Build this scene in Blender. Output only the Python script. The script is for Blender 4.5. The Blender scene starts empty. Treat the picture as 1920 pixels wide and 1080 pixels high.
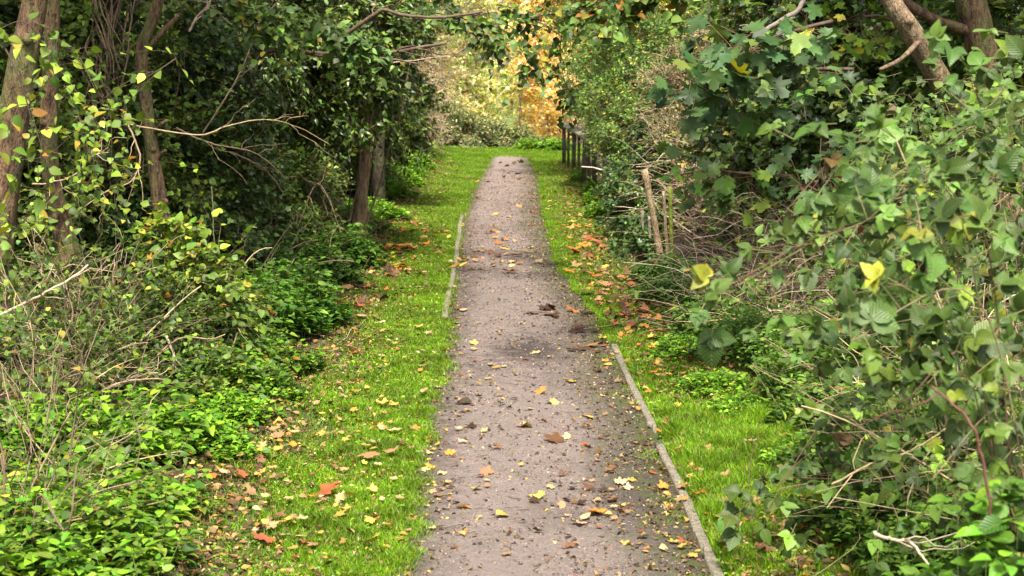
import bpy, math, random
import numpy as np
from mathutils import Vector
R = math.radians
SC = bpy.context.scene

# ---------------------------------------------------------------- camera
CAMZ, PITCH = 2.0, R(7.83)
cam_d = bpy.data.cameras.new("camera"); cam = bpy.data.objects.new("camera", cam_d)
SC.collection.objects.link(cam); SC.camera = cam
cam.location = (0, 0, CAMZ); cam.rotation_euler = (R(90) - PITCH, 0, 0)
cam_d.sensor_width = 36; cam_d.lens = 60; cam_d.clip_start = .05; cam_d.clip_end = 2000
cam_d.dof.use_dof = True; cam_d.dof.focus_distance = 10.5; cam_d.dof.aperture_fstop = 7.0
SC.render.resolution_x = 1024; SC.render.resolution_y = 576

# ---------------------------------------------------------------- sky, sun, exposure
world = bpy.data.worlds.new("World"); SC.world = world; world.use_nodes = True
wn = world.node_tree; bg = wn.nodes["Background"]
sky = wn.nodes.new("ShaderNodeTexSky"); sky.sky_type = 'NISHITA'; sky.sun_disc = False
SUN_EL, SUN_AZ = R(60), R(176)
sky.sun_elevation = SUN_EL; sky.sun_rotation = SUN_AZ; sky.dust_density = 4.0; sky.air_density = 1.0; sky.ozone_density = .6
# overcast: the cloud layer takes most of the blue out of the sky's light
bw = wn.nodes.new("ShaderNodeRGBToBW"); mixn = wn.nodes.new("ShaderNodeMix"); mixn.data_type = 'RGBA'; mixn.inputs[0].default_value = .85
wn.links.new(sky.outputs[0], bw.inputs[0]); wn.links.new(sky.outputs[0], mixn.inputs[6]); wn.links.new(bw.outputs[0], mixn.inputs[7]); wn.links.new(mixn.outputs[2], bg.inputs[0])
bg.inputs[1].default_value = .10
sun_d = bpy.data.lights.new("sun", 'SUN'); sun_d.energy = 3.0; sun_d.angle = R(11); sun_d.color = (1, .93, .80)
sun = bpy.data.objects.new("sun", sun_d); SC.collection.objects.link(sun)
_v = Vector((math.sin(SUN_AZ) * math.cos(SUN_EL), math.cos(SUN_AZ) * math.cos(SUN_EL), math.sin(SUN_EL)))
sun.rotation_euler = (-_v).to_track_quat('-Z', 'Y').to_euler()
SC.view_settings.view_transform = 'Standard'; SC.view_settings.look = 'None'
SC.view_settings.exposure = 1.8; SC.view_settings.gamma = 1
SC.cycles.max_bounces = 6; SC.cycles.diffuse_bounces = 2; SC.cycles.glossy_bounces = 2
SC.cycles.transmission_bounces = 3; SC.cycles.transparent_max_bounces = 4; SC.cycles.caustics_reflective = False

# ---------------------------------------------------------------- helpers
F = 3200.0
cp, sp_ = math.cos(PITCH), math.sin(PITCH)
def W(px, py, d):
    """world point that stands d metres in front of the camera's spot, on the sight line of a photo pixel"""
    a, u = (px - 960) / F, (540 - py) / F
    v = np.array([a, cp + u * sp_, -sp_ + u * cp]); v = v * (d / v[1])
    return np.array([v[0], v[1], CAMZ + v[2]])
def PX(x, y, z):
    z = z - CAMZ; f = y * cp - z * sp_; u = y * sp_ + z * cp
    return 960 + F * x / f, 540 - F * u / f
def sm(a, b, t):
    t = np.clip((t - a) / (b - a), 0, 1); return t * t * (3 - 2 * t)
def wob(x, y, s=1.0, ph=0.0):
    return (np.sin(x * 2.1 * s + 1.3 * y * s + ph) + np.sin(y * 1.7 * s - x * .9 * s + 2 * ph + 1) + np.sin((x + y) * 3.7 * s + ph * 3) * .6 + np.sin(x * 5.3 * s - y * 6.1 * s + ph) * .4) / 3
def GZ(x, y):
    x = np.asarray(x, float); y = np.asarray(y, float)
    off = np.maximum(0, np.abs(x - .05) - .85)
    side = sm(0, 2.2, off) * .22 + .012 * wob(x, y, 3.0) * sm(0, .4, np.abs(x - .05) - .45) + .04 * wob(x, y, .9, 2) * sm(.2, 1.2, off)
    far = -sm(33.5, 70, y) * 1.2
    return side + far
YL = [-6, 6.5, 9, 12.8, 16, 21.3, 24, 27, 30, 32.6, 34]
XL = [-.44, -.465, -.485, -.505, -.53, -.62, -.62, -.57, -.49, -.44, -.44]
XR = [.90, .78, .74, .66, .43, .40, .42, .44, .41, .33, .33]
def path_l(y): return np.interp(y, YL, XL)
def path_r(y): return np.interp(y, YL, XR)
def hedge_l(y): return np.interp(y, [0, 6.5, 9.1, 11.9, 16, 21.3, 32, 36], [-1.2, -1.28, -1.37, -1.2, -1.36, -1.46, -1.46, -1.5]) + .07 * np.sin(y * 2.3)
def hedge_r(y): return np.interp(y, [0, 6.5, 8.5, 10.7, 12.8, 16, 21.3, 27.8, 36], [1.15, 1.17, 1.40, 1.26, .98, .88, .85, .97, 1.1]) + .05 * np.sin(y * 2.9)

def nrm(v):
    return v / np.maximum(1e-9, np.linalg.norm(v, axis=-1, keepdims=True))
def link(o, parent=None):
    SC.collection.objects.link(o)
    if parent is not None: o.parent = parent
    return o
def thing(name, label, cat, loc=(0, 0, 0), group=None):
    o = bpy.data.objects.new(name, None); link(o); o.location = [float(c) for c in loc]; o.empty_display_size = .1
    o['label'] = label; o['category'] = cat
    if group: o['group'] = group
    return o
def tag(o, label=None, cat=None, group=None, kind=None):
    if label: o['label'] = label
    if cat: o['category'] = cat
    if group: o['group'] = group
    if kind: o['kind'] = kind
    return o

class MB:
    """collects vertices, polygons, colours and leaf coordinates, links them as one mesh"""
    def __init__(s): s.v = []; s.c = []; s.u = []; s.f = {}; s.n = 0
    def add(s, v, faces, col=(.5, .5, .5), luv=None):
        v = np.asarray(v, float).reshape(-1, 3); n = len(v)
        c = np.empty((n, 3)); c[:] = col
        u = np.zeros((n, 3)) if luv is None else luv
        for f in faces:
            f = np.asarray(f, int)
            if f.size: s.f.setdefault(f.shape[1], []).append(f + s.n)
        s.v.append(v); s.c.append(c); s.u.append(u); s.n += n
        return s
    def build(s, name, mat, parent=None, smooth=False, origin=None):
        me = bpy.data.meshes.new(name)
        v = np.concatenate(s.v); c = np.concatenate(s.c); u = np.concatenate(s.u)
        og = np.zeros(3)
        if parent is not None: og = np.array(parent.location); q = parent.parent
        if parent is not None and parent.parent is not None: og = og + np.array(parent.parent.location)
        if origin is not None: og = np.asarray(origin, float)
        v = v - og
        loops = []; starts = []; tot = []; pos = 0
        for k, fl in s.f.items():
            f = np.concatenate(fl); loops.append(f.ravel()); m = len(f)
            starts.append(pos + np.arange(m) * k); tot.append(np.full(m, k)); pos += m * k
        loops = np.concatenate(loops); starts = np.concatenate(starts); tot = np.concatenate(tot)
        me.vertices.add(len(v)); me.vertices.foreach_set("co", v.astype(np.float32).ravel())
        me.loops.add(len(loops)); me.loops.foreach_set("vertex_index", loops.astype(np.int32))
        me.polygons.add(len(starts)); me.polygons.foreach_set("loop_start", starts.astype(np.int32))
        me.polygons.foreach_set("loop_total", tot.astype(np.int32))
        me.update(calc_edges=True)
        a = me.attributes.new("Col", 'FLOAT_COLOR', 'POINT')
        a.data.foreach_set("color", np.hstack([np.clip(c, 0, 1), np.ones((len(c), 1))]).astype(np.float32).ravel())
        a = me.attributes.new("luv", 'FLOAT_VECTOR', 'POINT'); a.data.foreach_set("vector", u.astype(np.float32).ravel())
        if smooth: me.polygons.foreach_set("use_smooth", np.ones(len(starts), bool))
        me.materials.append(mat); me.validate()
        o = bpy.data.objects.new(name, me); link(o, parent)
        if origin is not None: o.location = [float(t) for t in origin]
        return o

def tubes(mb, pts, rad, sides=5, col=(.3, .25, .2), cap=True):
    """pts (N,M,3), rad (N,M): N tubes of M rings"""
    pts = np.asarray(pts, float); rad = np.asarray(rad, float)
    if pts.ndim == 2: pts = pts[None]; rad = rad[None]
    N, M, _ = pts.shape
    rad = np.broadcast_to(rad, (N, M))
    t = nrm(np.gradient(pts, axis=1))
    mean = nrm(pts[:, -1] - pts[:, 0])[:, None, :]
    ref = np.where(np.abs(mean[..., 2:3]) > .8, np.array([1., 0.13, 0]), np.array([0., .1, 1.]))
    a = nrm(np.cross(t, np.broadcast_to(ref, t.shape))); b = np.cross(t, a)
    th = np.arange(sides) * 2 * np.pi / sides
    ring = pts[:, :, None, :] + rad[:, :, None, None] * (a[:, :, None, :] * np.cos(th)[:, None] + b[:, :, None, :] * np.sin(th)[:, None])
    v = ring.reshape(-1, 3)
    base = (np.arange(N) * M * sides)[:, None, None] + (np.arange(M - 1) * sides)[None, :, None]
    k = np.arange(sides)[None, None, :]; k2 = (np.arange(sides) + 1)[None, None, :] % sides
    q = np.stack([base + k, base + k2, base + sides + k2, base + sides + k], -1).reshape(-1, 4)
    fs = [q]
    if cap:
        e = (np.arange(N) * M * sides)[:, None]
        fs += [np.concatenate([e + (M - 1) * sides + np.arange(sides)[None], (e + np.arange(sides)[None])[:, ::-1]])] if sides != 4 else []
    c = np.asarray(col, float)
    if c.ndim == 2: c = np.repeat(c, M * sides, axis=0)
    s_ = np.tile(np.repeat(np.linspace(0, 1, M), sides), N)
    luv = np.stack([np.tile(th, N * M), s_, np.repeat(np.arange(N), M * sides)], 1)
    mb.add(v, fs, c, luv)
    return mb

# leaf shapes: verts (K,3) with x across, y along, z up; unit length; list of face arrays
def L_quad():
    v = np.array([[0, 0, 0], [.32, .45, .09], [0, 1, -.06], [-.32, .45, .09]]); return v, [np.array([[0, 1, 2], [0, 2, 3]])]
def L_narrow():
    v = np.array([[0, 0, 0], [.2, .4, .06], [0, 1, -.12], [-.2, .4, .06]]); return v, [np.array([[0, 1, 2], [0, 2, 3]])]
def L_ovate(w=.36, rows=3, fold=.25, curl=.25, serr=0., tip=1.25):
    ts = np.linspace(0, 1, rows + 2); v = []
    for i, t in enumerate(ts):
        z = -curl * t * t
        if i in (0, rows + 1): v.append([0, t, z]); continue
        h = w * math.sin(math.pi * t ** .72) ** .85 * (1 - .12 * t)
        if serr: h *= 1 + serr * (1 if i % 2 else -1)
        v += [[-h, t - .02, z + fold * h], [0, t, z], [h, t - .02, z + fold * h]]
    f3 = [[0, 2, 1], [0, 3, 2]]; f4 = []
    for r in range(rows - 1):
        a = 1 + 3 * r; b = a + 3
        f4 += [[a, a + 1, b + 1, b], [a + 1, a + 2, b + 2, b + 1]]
    a = 1 + 3 * (rows - 1); e = len(v) - 1
    f3 += [[a, a + 1, e], [a + 1, a + 2, e]]
    return np.array(v, float), [np.array(f3), np.array(f4).reshape(-1, 4)] if f4 else [np.array(f3)]
def _fan(out, ctr, zf):
    v = [[ctr[0], ctr[1], 0]] + [[x, y, zf(x, y)] for x, y in out]
    n = len(out); f = [[0, 1 + i, 1 + (i + 1) % n] for i in range(n)]
    return np.array(v, float), [np.array(f)]
def L_ivy():
    o = [(0, 0), (.3, -.1), (.36, .2), (.52, .34), (.25, .52), (0, 1), (-.25, .52), (-.52, .34), (-.36, .2), (-.3, -.1)]
    return _fan(o, (0, .3), lambda x, y: .12 * abs(x) - .2 * y * y)
def L_maple(curl=.25, seed=0):
    r = random.Random(seed)
    half = [(.03, .0), (.24, -.10), (.26, .04), (.50, .10), (.36, .24), (.64, .46), (.50, .50), (.52, .62), (.28, .52), (.20, .62), (.22, .80), (.11, .80), (0, 1.0)]
    o = half + [(-x, y) for x, y in half[-2::-1]]
    o = [(x * r.uniform(.9, 1.1), y * r.uniform(.93, 1.07)) for x, y in o]
    a, b, c = r.uniform(-1, 1), r.uniform(-1, 1), r.uniform(0, 6)
    return _fan(o, (0, .28), lambda x, y: curl * (a * x * x * 1.6 + b * (y - .4) ** 2 * 1.3 + .25 * math.sin(7 * x + c) * math.sin(6 * y + c)) + curl * .45 * abs(x))
LEAF = dict(quad=L_quad(), narrow=L_narrow(), ov1=L_ovate(rows=1), ov3=L_ovate(rows=3), ov3w=L_ovate(w=.42, rows=3, fold=.2),
            ov7=L_ovate(w=.40, rows=9, fold=.22, curl=.3, serr=.045), lau=L_ovate(w=.25, rows=3, fold=.3, curl=.35), ivy=L_ivy(), maple=L_maple(.18, 3))

def inst(mb, leaf, pos, axis, nor, size, col, rng):
    lv, lf = leaf; K = len(lv); N = len(pos)
    if N == 0: return
    y = nrm(axis); x = nrm(np.cross(y, nor)); z = np.cross(x, y)
    sx = (size * rng.uniform(.82, 1.12, N))[:, None, None]
    v = pos[:, None] + sx * lv[None, :, 0:1] * x[:, None] + size[:, None, None] * lv[None, :, 1:2] * y[:, None] + size[:, None, None] * (lv[None, :, 2:3] * rng.uniform(.2, 1.9, N)[:, None, None]) * z[:, None]
    off = (np.arange(N) * K)[:, None, None]
    fs = [(f[None] + off).reshape(-1, f.shape[1]) for f in lf if f.size]
    c = np.repeat(col, K, axis=0)
    luv = np.concatenate([np.tile(lv[:, :2], (N, 1)), np.repeat(rng.random(N), K)[:, None]], 1)
    mb.add(v.reshape(-1, 3), fs, c, luv)

def palette(rng, pal, n, jit=.22):
    """pal: list of (weight, (r,g,b))"""
    w = np.array([p[0] for p in pal], float); c = np.array([p[1] for p in pal], float)
    k = rng.choice(len(pal), n, p=w / w.sum())
    out = c[k] * np.exp(rng.normal(0, jit, (n, 1))) * np.exp(rng.normal(0, .08, (n, 3)))
    return np.clip(out, .002, .9)

def twigs(rng, fol, stm, org, dr, ln, outw, leaf, nleaf, size, pal, droop=.15, upw=.7, cjit=.22, stemcol=(.16, .12, .07), stem_r=.0022, stem_keep=1.0):
    """leafy twigs: org,dr,outw (N,3), ln (N,)"""
    N = len(org)
    if N == 0: return
    dr = nrm(dr)
    M = 4; t = np.linspace(0, 1, M)[None, :, None]
    bend = rng.normal(0, .18, (N, 1, 3))
    def at(tt): return org[:, None] + (dr[:, None] * tt + (np.array([0, 0, -1.]) * droop + bend) * tt * tt) * ln[:, None, None]
    if stm is not None:
        m = rng.random(N) < stem_keep
        P = at(t)[m]
        if len(P): tubes(stm, P, np.linspace(stem_r, stem_r * .4, M)[None] * np.ones((len(P), 1)), 3, np.clip(np.array(stemcol)[None] * np.exp(rng.normal(0, .3, (len(P), 1))), 0, 1), cap=False)
    tl = np.clip(np.linspace(.18, 1.0, nleaf)[None] + rng.uniform(-.06, .06, (N, nleaf)), 0, 1.03)
    pos = at(tl[:, :, None]).reshape(-1, 3)
    D = np.repeat(dr, nleaf, 0); O = np.repeat(outw, nleaf, 0)
    side = nrm(np.cross(D, np.array([0, 0, 1.]) + rng.normal(0, .3, D.shape)))
    sg = np.tile(np.where(np.arange(nleaf) % 2, 1., -1.), N)[:, None]
    n = len(pos)
    axis = nrm(.55 * D + .75 * sg * side + .25 * O + rng.normal(0, .33, (n, 3)) + np.array([0, 0, -.22]))
    nor = nrm(np.array([0, 0, upw]) + .55 * O + rng.normal(0, .42, (n, 3)))
    s = rng.uniform(size[0], size[1], n) * np.where(tl.ravel() > .9, .75, 1)
    tc = np.repeat(np.exp(rng.normal(0, .24, (N, 1))), nleaf, 0)
    col = palette(rng, pal, n, cjit) * tc
    inst(fol, leaf, pos, axis, nor, s, col, rng)

def blob_pts(rng, blobs, n, shell=.35, face=.45, gaps=1.):
    """points near the surface of a union of ellipsoids with a lumpy outline; more of them on the side that faces the path and the viewer"""
    B = np.array(blobs, float); A = (B[:, 3] * B[:, 4] + B[:, 4] * B[:, 5] + B[:, 3] * B[:, 5]) ; p = A / A.sum()
    P = []; O = []; got = 0; ph = rng.uniform(0, 6, 6)
    while got < n:
        m = int((n - got) * 1.9) + 20
        k = rng.choice(len(B), m, p=p); b = B[k]
        d = nrm(rng.normal(0, 1, (m, 3)))
        lump = 1 + .16 * np.sin(d[:, 0] * 5 + ph[0]) * np.sin(d[:, 2] * 6 + ph[1]) + .12 * np.sin(d[:, 1] * 9 + ph[2] + d[:, 2] * 7) + .09 * np.sin(d[:, 0] * 15 + ph[3]) * np.sin(d[:, 2] * 14 + d[:, 1] * 9 + ph[4])
        r = (1 - shell * rng.random(m) ** 1.3) * lump
        q = b[:, :3] + d * b[:, 3:6] * r[:, None]
        o = nrm(d / b[:, 3:6])
        inside = np.zeros(m, bool)
        for j in range(len(B)):
            e = (((q - B[j, :3]) / B[j, 3:6]) ** 2).sum(1); inside |= (e < (1 - shell) ** 2 * .8) & (k != j)
        toview = nrm(np.stack([np.zeros(m) - q[:, 0], -q[:, 1] * .8, 2.2 - q[:, 2]], 1))
        f = (o * toview).sum(1)
        gap = np.sin(q[:, 0] * 8 + ph[0]) * np.sin(q[:, 2] * 9 + ph[1]) + np.sin(q[:, 1] * 5 + ph[2] + q[:, 0] * 4) * np.sin(q[:, 2] * 13 + ph[3] + q[:, 0] * 5) + .6 * np.sin(q[:, 0] * 19 + q[:, 2] * 17 + ph[5])
        inside |= gap < rng.uniform(-.55, .15, m) * gaps
        keep = ~inside & (rng.random(m) < np.where(f > -.15, 1, face)) & (q[:, 2] > GZ(q[:, 0], q[:, 1]) + .01)
        P.append(q[keep]); O.append(o[keep]); got += keep.sum()
    return np.concatenate(P)[:n], np.concatenate(O)[:n]

def foliage(rng, blobs, n_tw, leaf, nleaf, size, pal, ln=(.2, .4), droop=.15, upw=.7, shell=.35, face=.45, up=.25, stems=True, keep=1.0, stemcol=(.16, .12, .07), cjit=.22, stem_r=.0022):
    fol, stm = MB(), MB()
    P, O = blob_pts(rng, blobs, n_tw, shell, face)
    L = rng.uniform(ln[0], ln[1], len(P))
    D = nrm(O + rng.normal(0, .5, P.shape) + np.array([0, 0, up]))
    twigs(rng, fol, stm if stems else None, P - D * L[:, None] * .6, D, L, O, leaf, nleaf, size, pal, droop, upw, cjit, stemcol, stem_r, keep)
    return fol, stm

def limb(p0, p1, n=10, sag=0., jit=.04, rng=None, pw=1.0):
    p0 = np.asarray(p0, float); p1 = np.asarray(p1, float); t = np.linspace(0, 1, n)[:, None]
    L = np.linalg.norm(p1 - p0)
    P = p0 + (p1 - p0) * t ** pw; P[:, 2] += sag * np.sin(np.pi * t[:, 0])
    w = rng.normal(0, 1, (n, 3)); w = (w + np.roll(w, 1, 0) + np.roll(w, -1, 0)) / 2
    return P + w * jit * L * .25 * np.sin(np.pi * np.clip(t, 0, 1)) ** .5
def spline(pts, n=14):
    pts = np.asarray(pts, float); k = len(pts); t = np.linspace(0, k - 1, n); out = []
    for s in t:
        i = min(int(s), k - 2); f = s - i
        p0, p1, p2, p3 = pts[max(i - 1, 0)], pts[i], pts[i + 1], pts[min(i + 2, k - 1)]
        out.append(.5 * ((2 * p1) + (-p0 + p2) * f + (2 * p0 - 5 * p1 + 4 * p2 - p3) * f * f + (-p0 + 3 * p1 - 3 * p2 + p3) * f ** 3))
    return np.array(out)
def bark_tube(mb, P, r0, r1, rng, sides=14, col=(.2, .15, .1), bumps=.06, flare=0):
    """a trunk or branch with an uneven, knotty skin"""
    P = np.asarray(P, float); M = len(P); rad = np.linspace(r0, r1, M) * (1 + flare * np.exp(-np.arange(M) / 2.))
    s0 = len(mb.v); tubes(mb, P, rad, sides, col)
    v = mb.v[s0].reshape(M, sides, 3); c = P[:, None]; th = np.arange(sides)
    k = 1 + bumps * (np.sin(th[None] * 2 * np.pi / sides * 2 + np.arange(M)[:, None] * .7 + rng.uniform(0, 6)) + rng.normal(0, .5, (M, sides)))
    mb.v[s0] = (c + (v - c) * k[:, :, None]).reshape(-1, 3)

# ---------------------------------------------------------------- materials
def mat_base(name):
    m = bpy.data.materials.new(name); m.use_nodes = True; nt = m.node_tree; p = nt.nodes["Principled BSDF"]
    return m, nt, p
def N(nt, t, **kw):
    n = nt.nodes.new(t)
    for k, v in kw.items(): setattr(n, k, v)
    return n
def mix(nt, a, b, f, mode='MIX'):
    n = N(nt, 'ShaderNodeMix', data_type='RGBA', blend_type=mode)
    for s, val in ((n.inputs[6], a), (n.inputs[7], b), (n.inputs[0], f)):
        if hasattr(val, 'is_linked') or hasattr(val, 'links'): nt.links.new(val, s)
        elif isinstance(val, (tuple, list)): s.default_value = (*val[:3], 1)
        else: s.default_value = val
    return n.outputs[2]
def noise(nt, scale, detail=3, rough=.55, coord=None, vec=None, out=0):
    n = N(nt, 'ShaderNodeTexNoise'); n.inputs['Scale'].default_value = scale; n.inputs['Detail'].default_value = detail; n.inputs['Roughness'].default_value = rough
    if vec is not None: nt.links.new(vec, n.inputs['Vector'])
    return n.outputs[out]
def ramp(nt, fac, lo, hi, a=(0, 0, 0), b=(1, 1, 1)):
    n = N(nt, 'ShaderNodeValToRGB'); e = n.color_ramp.elements; e[0].position = lo; e[1].position = hi
    e[0].color = (*a, 1); e[1].color = (*b, 1); nt.links.new(fac, n.inputs[0]); return n.outputs[0]
def mth(nt, op, a, b=None, c=None):
    n = N(nt, 'ShaderNodeMath', operation=op)
    for i, x in enumerate((a, b, c)):
        if x is None: continue
        if isinstance(x, (int, float)): n.inputs[i].default_value = x
        else: nt.links.new(x, n.inputs[i])
    return n.outputs[0]

def leaf_mat(name, rough=.5, trans=.25, spec=.4, veins=0., spots=0., back=(1.15, 1.15, 1.1), tone=(1.08, .98, .66)):
    m, nt, p = mat_base(name)
    at = N(nt, 'ShaderNodeAttribute', attribute_name='Col'); col = mix(nt, at.outputs['Color'], tone, 1.0, 'MULTIPLY')
    geo = N(nt, 'ShaderNodeNewGeometry')
    nz = noise(nt, 9, 2, .6, vec=geo.outputs['Position']); col = mix(nt, col, ramp(nt, nz, .3, .7, (.75, .75, .75), (1.2, 1.2, 1.2)), 1.0, 'MULTIPLY')
    lu = N(nt, 'ShaderNodeAttribute', attribute_name='luv'); sx = N(nt, 'ShaderNodeSeparateXYZ'); nt.links.new(lu.outputs['Vector'], sx.inputs[0])
    if veins:
        ax = mth(nt, 'ABSOLUTE', sx.outputs[0])
        ph = mth(nt, 'MULTIPLY', mth(nt, 'SUBTRACT', sx.outputs[1], mth(nt, 'MULTIPLY', ax, .9)), 52.)
        side = ramp(nt, mth(nt, 'SINE', ph), .80, 1.0)
        mid = ramp(nt, ax, .006, .028, (1, 1, 1), (0, 0, 0))
        v = mix(nt, side, (1, 1, 1), mid, 'SCREEN')
        vv = mth(nt, 'MULTIPLY', mth(nt, 'MAXIMUM', side, mid), veins)
        col = mix(nt, col, (.30, .38, .14), vv)
        bp = N(nt, 'ShaderNodeBump'); bp.inputs['Strength'].default_value = .25; bp.inputs['Distance'].default_value = .003
        nt.links.new(mth(nt, 'MULTIPLY', mth(nt, 'SINE', ph), -1), bp.inputs['Height']); nt.links.new(bp.outputs[0], p.inputs['Normal'])
    if spots:
        sn = noise(nt, 120, 2, .6, vec=geo.outputs['Position']); col = mix(nt, col, (.10, .055, .02), mth(nt, 'MULTIPLY', ramp(nt, sn, .60, .66), spots))
    col = mix(nt, col, mix(nt, col, back, 1.0, 'MULTIPLY'), geo.outputs['Backfacing'])
    nt.links.new(col, p.inputs['Base Color']); p.inputs['Roughness'].default_value = rough; p.inputs['Specular IOR Level'].default_value = spec
    tr = N(nt, 'ShaderNodeBsdfTranslucent'); nt.links.new(mix(nt, col, (1.25, 1.35, .55), 1.0, 'MULTIPLY'), tr.inputs[0])
    ms = N(nt, 'ShaderNodeMixShader'); ms.inputs[0].default_value = trans
    nt.links.new(p.outputs[0], ms.inputs[1]); nt.links.new(tr.outputs[0], ms.inputs[2])
    nt.links.new(ms.outputs[0], nt.nodes['Material Output'].inputs[0])
    return m
M_LEAF = leaf_mat("soft_leaf", .5, .22, .28, spots=.4)
M_GLOSS = leaf_mat("glossy_leaf", .36, .10, .42)
M_VEIN = leaf_mat("veined_leaf", .45, .18, .32, veins=.16, spots=.7, tone=(.58, .62, .34))
M_GRASS = leaf_mat("grass_blade", .5, .35, .3, tone=(.76, .84, .52))
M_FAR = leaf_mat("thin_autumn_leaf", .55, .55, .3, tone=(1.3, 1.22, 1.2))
M_DRY = leaf_mat("fallen_leaf", .6, .15, .3, veins=.0, spots=.8, back=(.9, .9, .95), tone=(.72, .66, .58))

def bark(name, a, b, moss=.3, sc=1.0):
    m, nt, p = mat_base(name)
    geo = N(nt, 'ShaderNodeNewGeometry'); mp = N(nt, 'ShaderNodeMapping'); mp.inputs['Scale'].default_value = (1, 1, .28)
    nt.links.new(geo.outputs['Position'], mp.inputs['Vector'])
    n1 = noise(nt, 26 * sc, 5, .65, vec=mp.outputs[0]); n2 = noise(nt, 6 * sc, 3, .6, vec=geo.outputs['Position']); n3 = noise(nt, 90 * sc, 3, .6, vec=mp.outputs[0])
    c = ramp(nt, n1, .35, .68, a, b)
    c = mix(nt, c, (.08, .12, .03), mth(nt, 'MULTIPLY', ramp(nt, n2, .45, .62), moss))
    c = mix(nt, c, (.02, .015, .01), ramp(nt, n3, .58, .68))
    nt.links.new(c, p.inputs['Base Color']); p.inputs['Roughness'].default_value = .8; p.inputs['Specular IOR Level'].default_value = .25
    bp = N(nt, 'ShaderNodeBump'); bp.inputs['Strength'].default_value = 1; bp.inputs['Distance'].default_value = .04
    nt.links.new(mth(nt, 'ADD', n1, mth(nt, 'MULTIPLY', n3, .4)), bp.inputs['Height']); nt.links.new(bp.outputs[0], p.inputs['Normal'])
    return m
M_BARK = bark("bark", (.045, .026, .016), (.22, .135, .075), .5)
M_BARKT = bark("tan_bark", (.10, .065, .04), (.32, .225, .14), .3)
M_BARKD = bark("dark_bark", (.016, .011, .008), (.06, .042, .028), .5)
M_BARKP = bark("pale_tan_bark", (.16, .10, .06), (.48, .34, .21), .12)
M_FBARK = bark("far_bark", (.22, .165, .12), (.50, .41, .32), .1)
M_RAIL = bark("bleached_rail", (.42, .39, .34), (.66, .62, .56), .05)
M_WOOD = bark("weathered_wood", (.20, .165, .12), (.42, .37, .29), .15, 1.6)
M_POST = bark("dark_post_wood", (.07, .055, .035), (.21, .165, .11), .5, 1.6)
M_STAKE = bark("stake_wood", (.30, .20, .11), (.52, .40, .26), .1, 1.6)
M_STAKEG = bark("mossy_stake_wood", (.22, .28, .04), (.38, .46, .07), .1, 1.6)
def attr_mat(name, rough=.75):
    m, nt, p = mat_base(name); at = N(nt, 'ShaderNodeAttribute', attribute_name='Col'); geo = N(nt, 'ShaderNodeNewGeometry')
    nz = noise(nt, 40, 3, .6, vec=geo.outputs['Position'])
    nt.links.new(mix(nt, at.outputs['Color'], ramp(nt, nz, .3, .7, (.6, .6, .6), (1.25, 1.25, 1.25)), 1.0, 'MULTIPLY'), p.inputs['Base Color'])
    p.inputs['Roughness'].default_value = rough; p.inputs['Specular IOR Level'].default_value = .25; return m
M_STEM = attr_mat("stem")

def ground_mat():
    m, nt, p = mat_base("soil_and_moss"); geo = N(nt, 'ShaderNodeNewGeometry'); P = geo.outputs['Position']
    sx = N(nt, 'ShaderNodeSeparateXYZ'); nt.links.new(P, sx.inputs[0])
    n1, n2, n3 = noise(nt, 2.5, 4, .6, vec=P), noise(nt, 30, 4, .7, vec=P), noise(nt, 130, 3, .7, vec=P)
    soil = ramp(nt, n2, .3, .7, (.025, .016, .010), (.085, .055, .032))
    green = ramp(nt, n3, .35, .65, (.035, .055, .008), (.11, .17, .02))
    ax = mth(nt, 'ABSOLUTE', sx.outputs[0]); w = mth(nt, 'ADD', ax, mth(nt, 'MULTIPLY', mth(nt, 'SUBTRACT', n1, .5), 1.1))
    g = ramp(nt, w, 1.15 / 2, 1.45 / 2); nt.nodes[-1]
    wn_ = N(nt, 'ShaderNodeMapRange'); wn_.inputs[1].default_value = 1.05; wn_.inputs[2].default_value = 1.4; wn_.inputs[3].default_value = 0; wn_.inputs[4].default_value = 1
    nt.links.new(w, wn_.inputs[0])
    c = mix(nt, green, soil, wn_.outputs[0])
    nt.links.new(c, p.inputs['Base Color']); p.inputs['Roughness'].default_value = .95
    bp = N(nt, 'ShaderNodeBump'); bp.inputs['Strength'].default_value = .9; bp.inputs['Distance'].default_value = .02
    nt.links.new(mth(nt, 'ADD', n2, n3), bp.inputs['Height']); nt.links.new(bp.outputs[0], p.inputs['Normal'])
    return m
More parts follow.
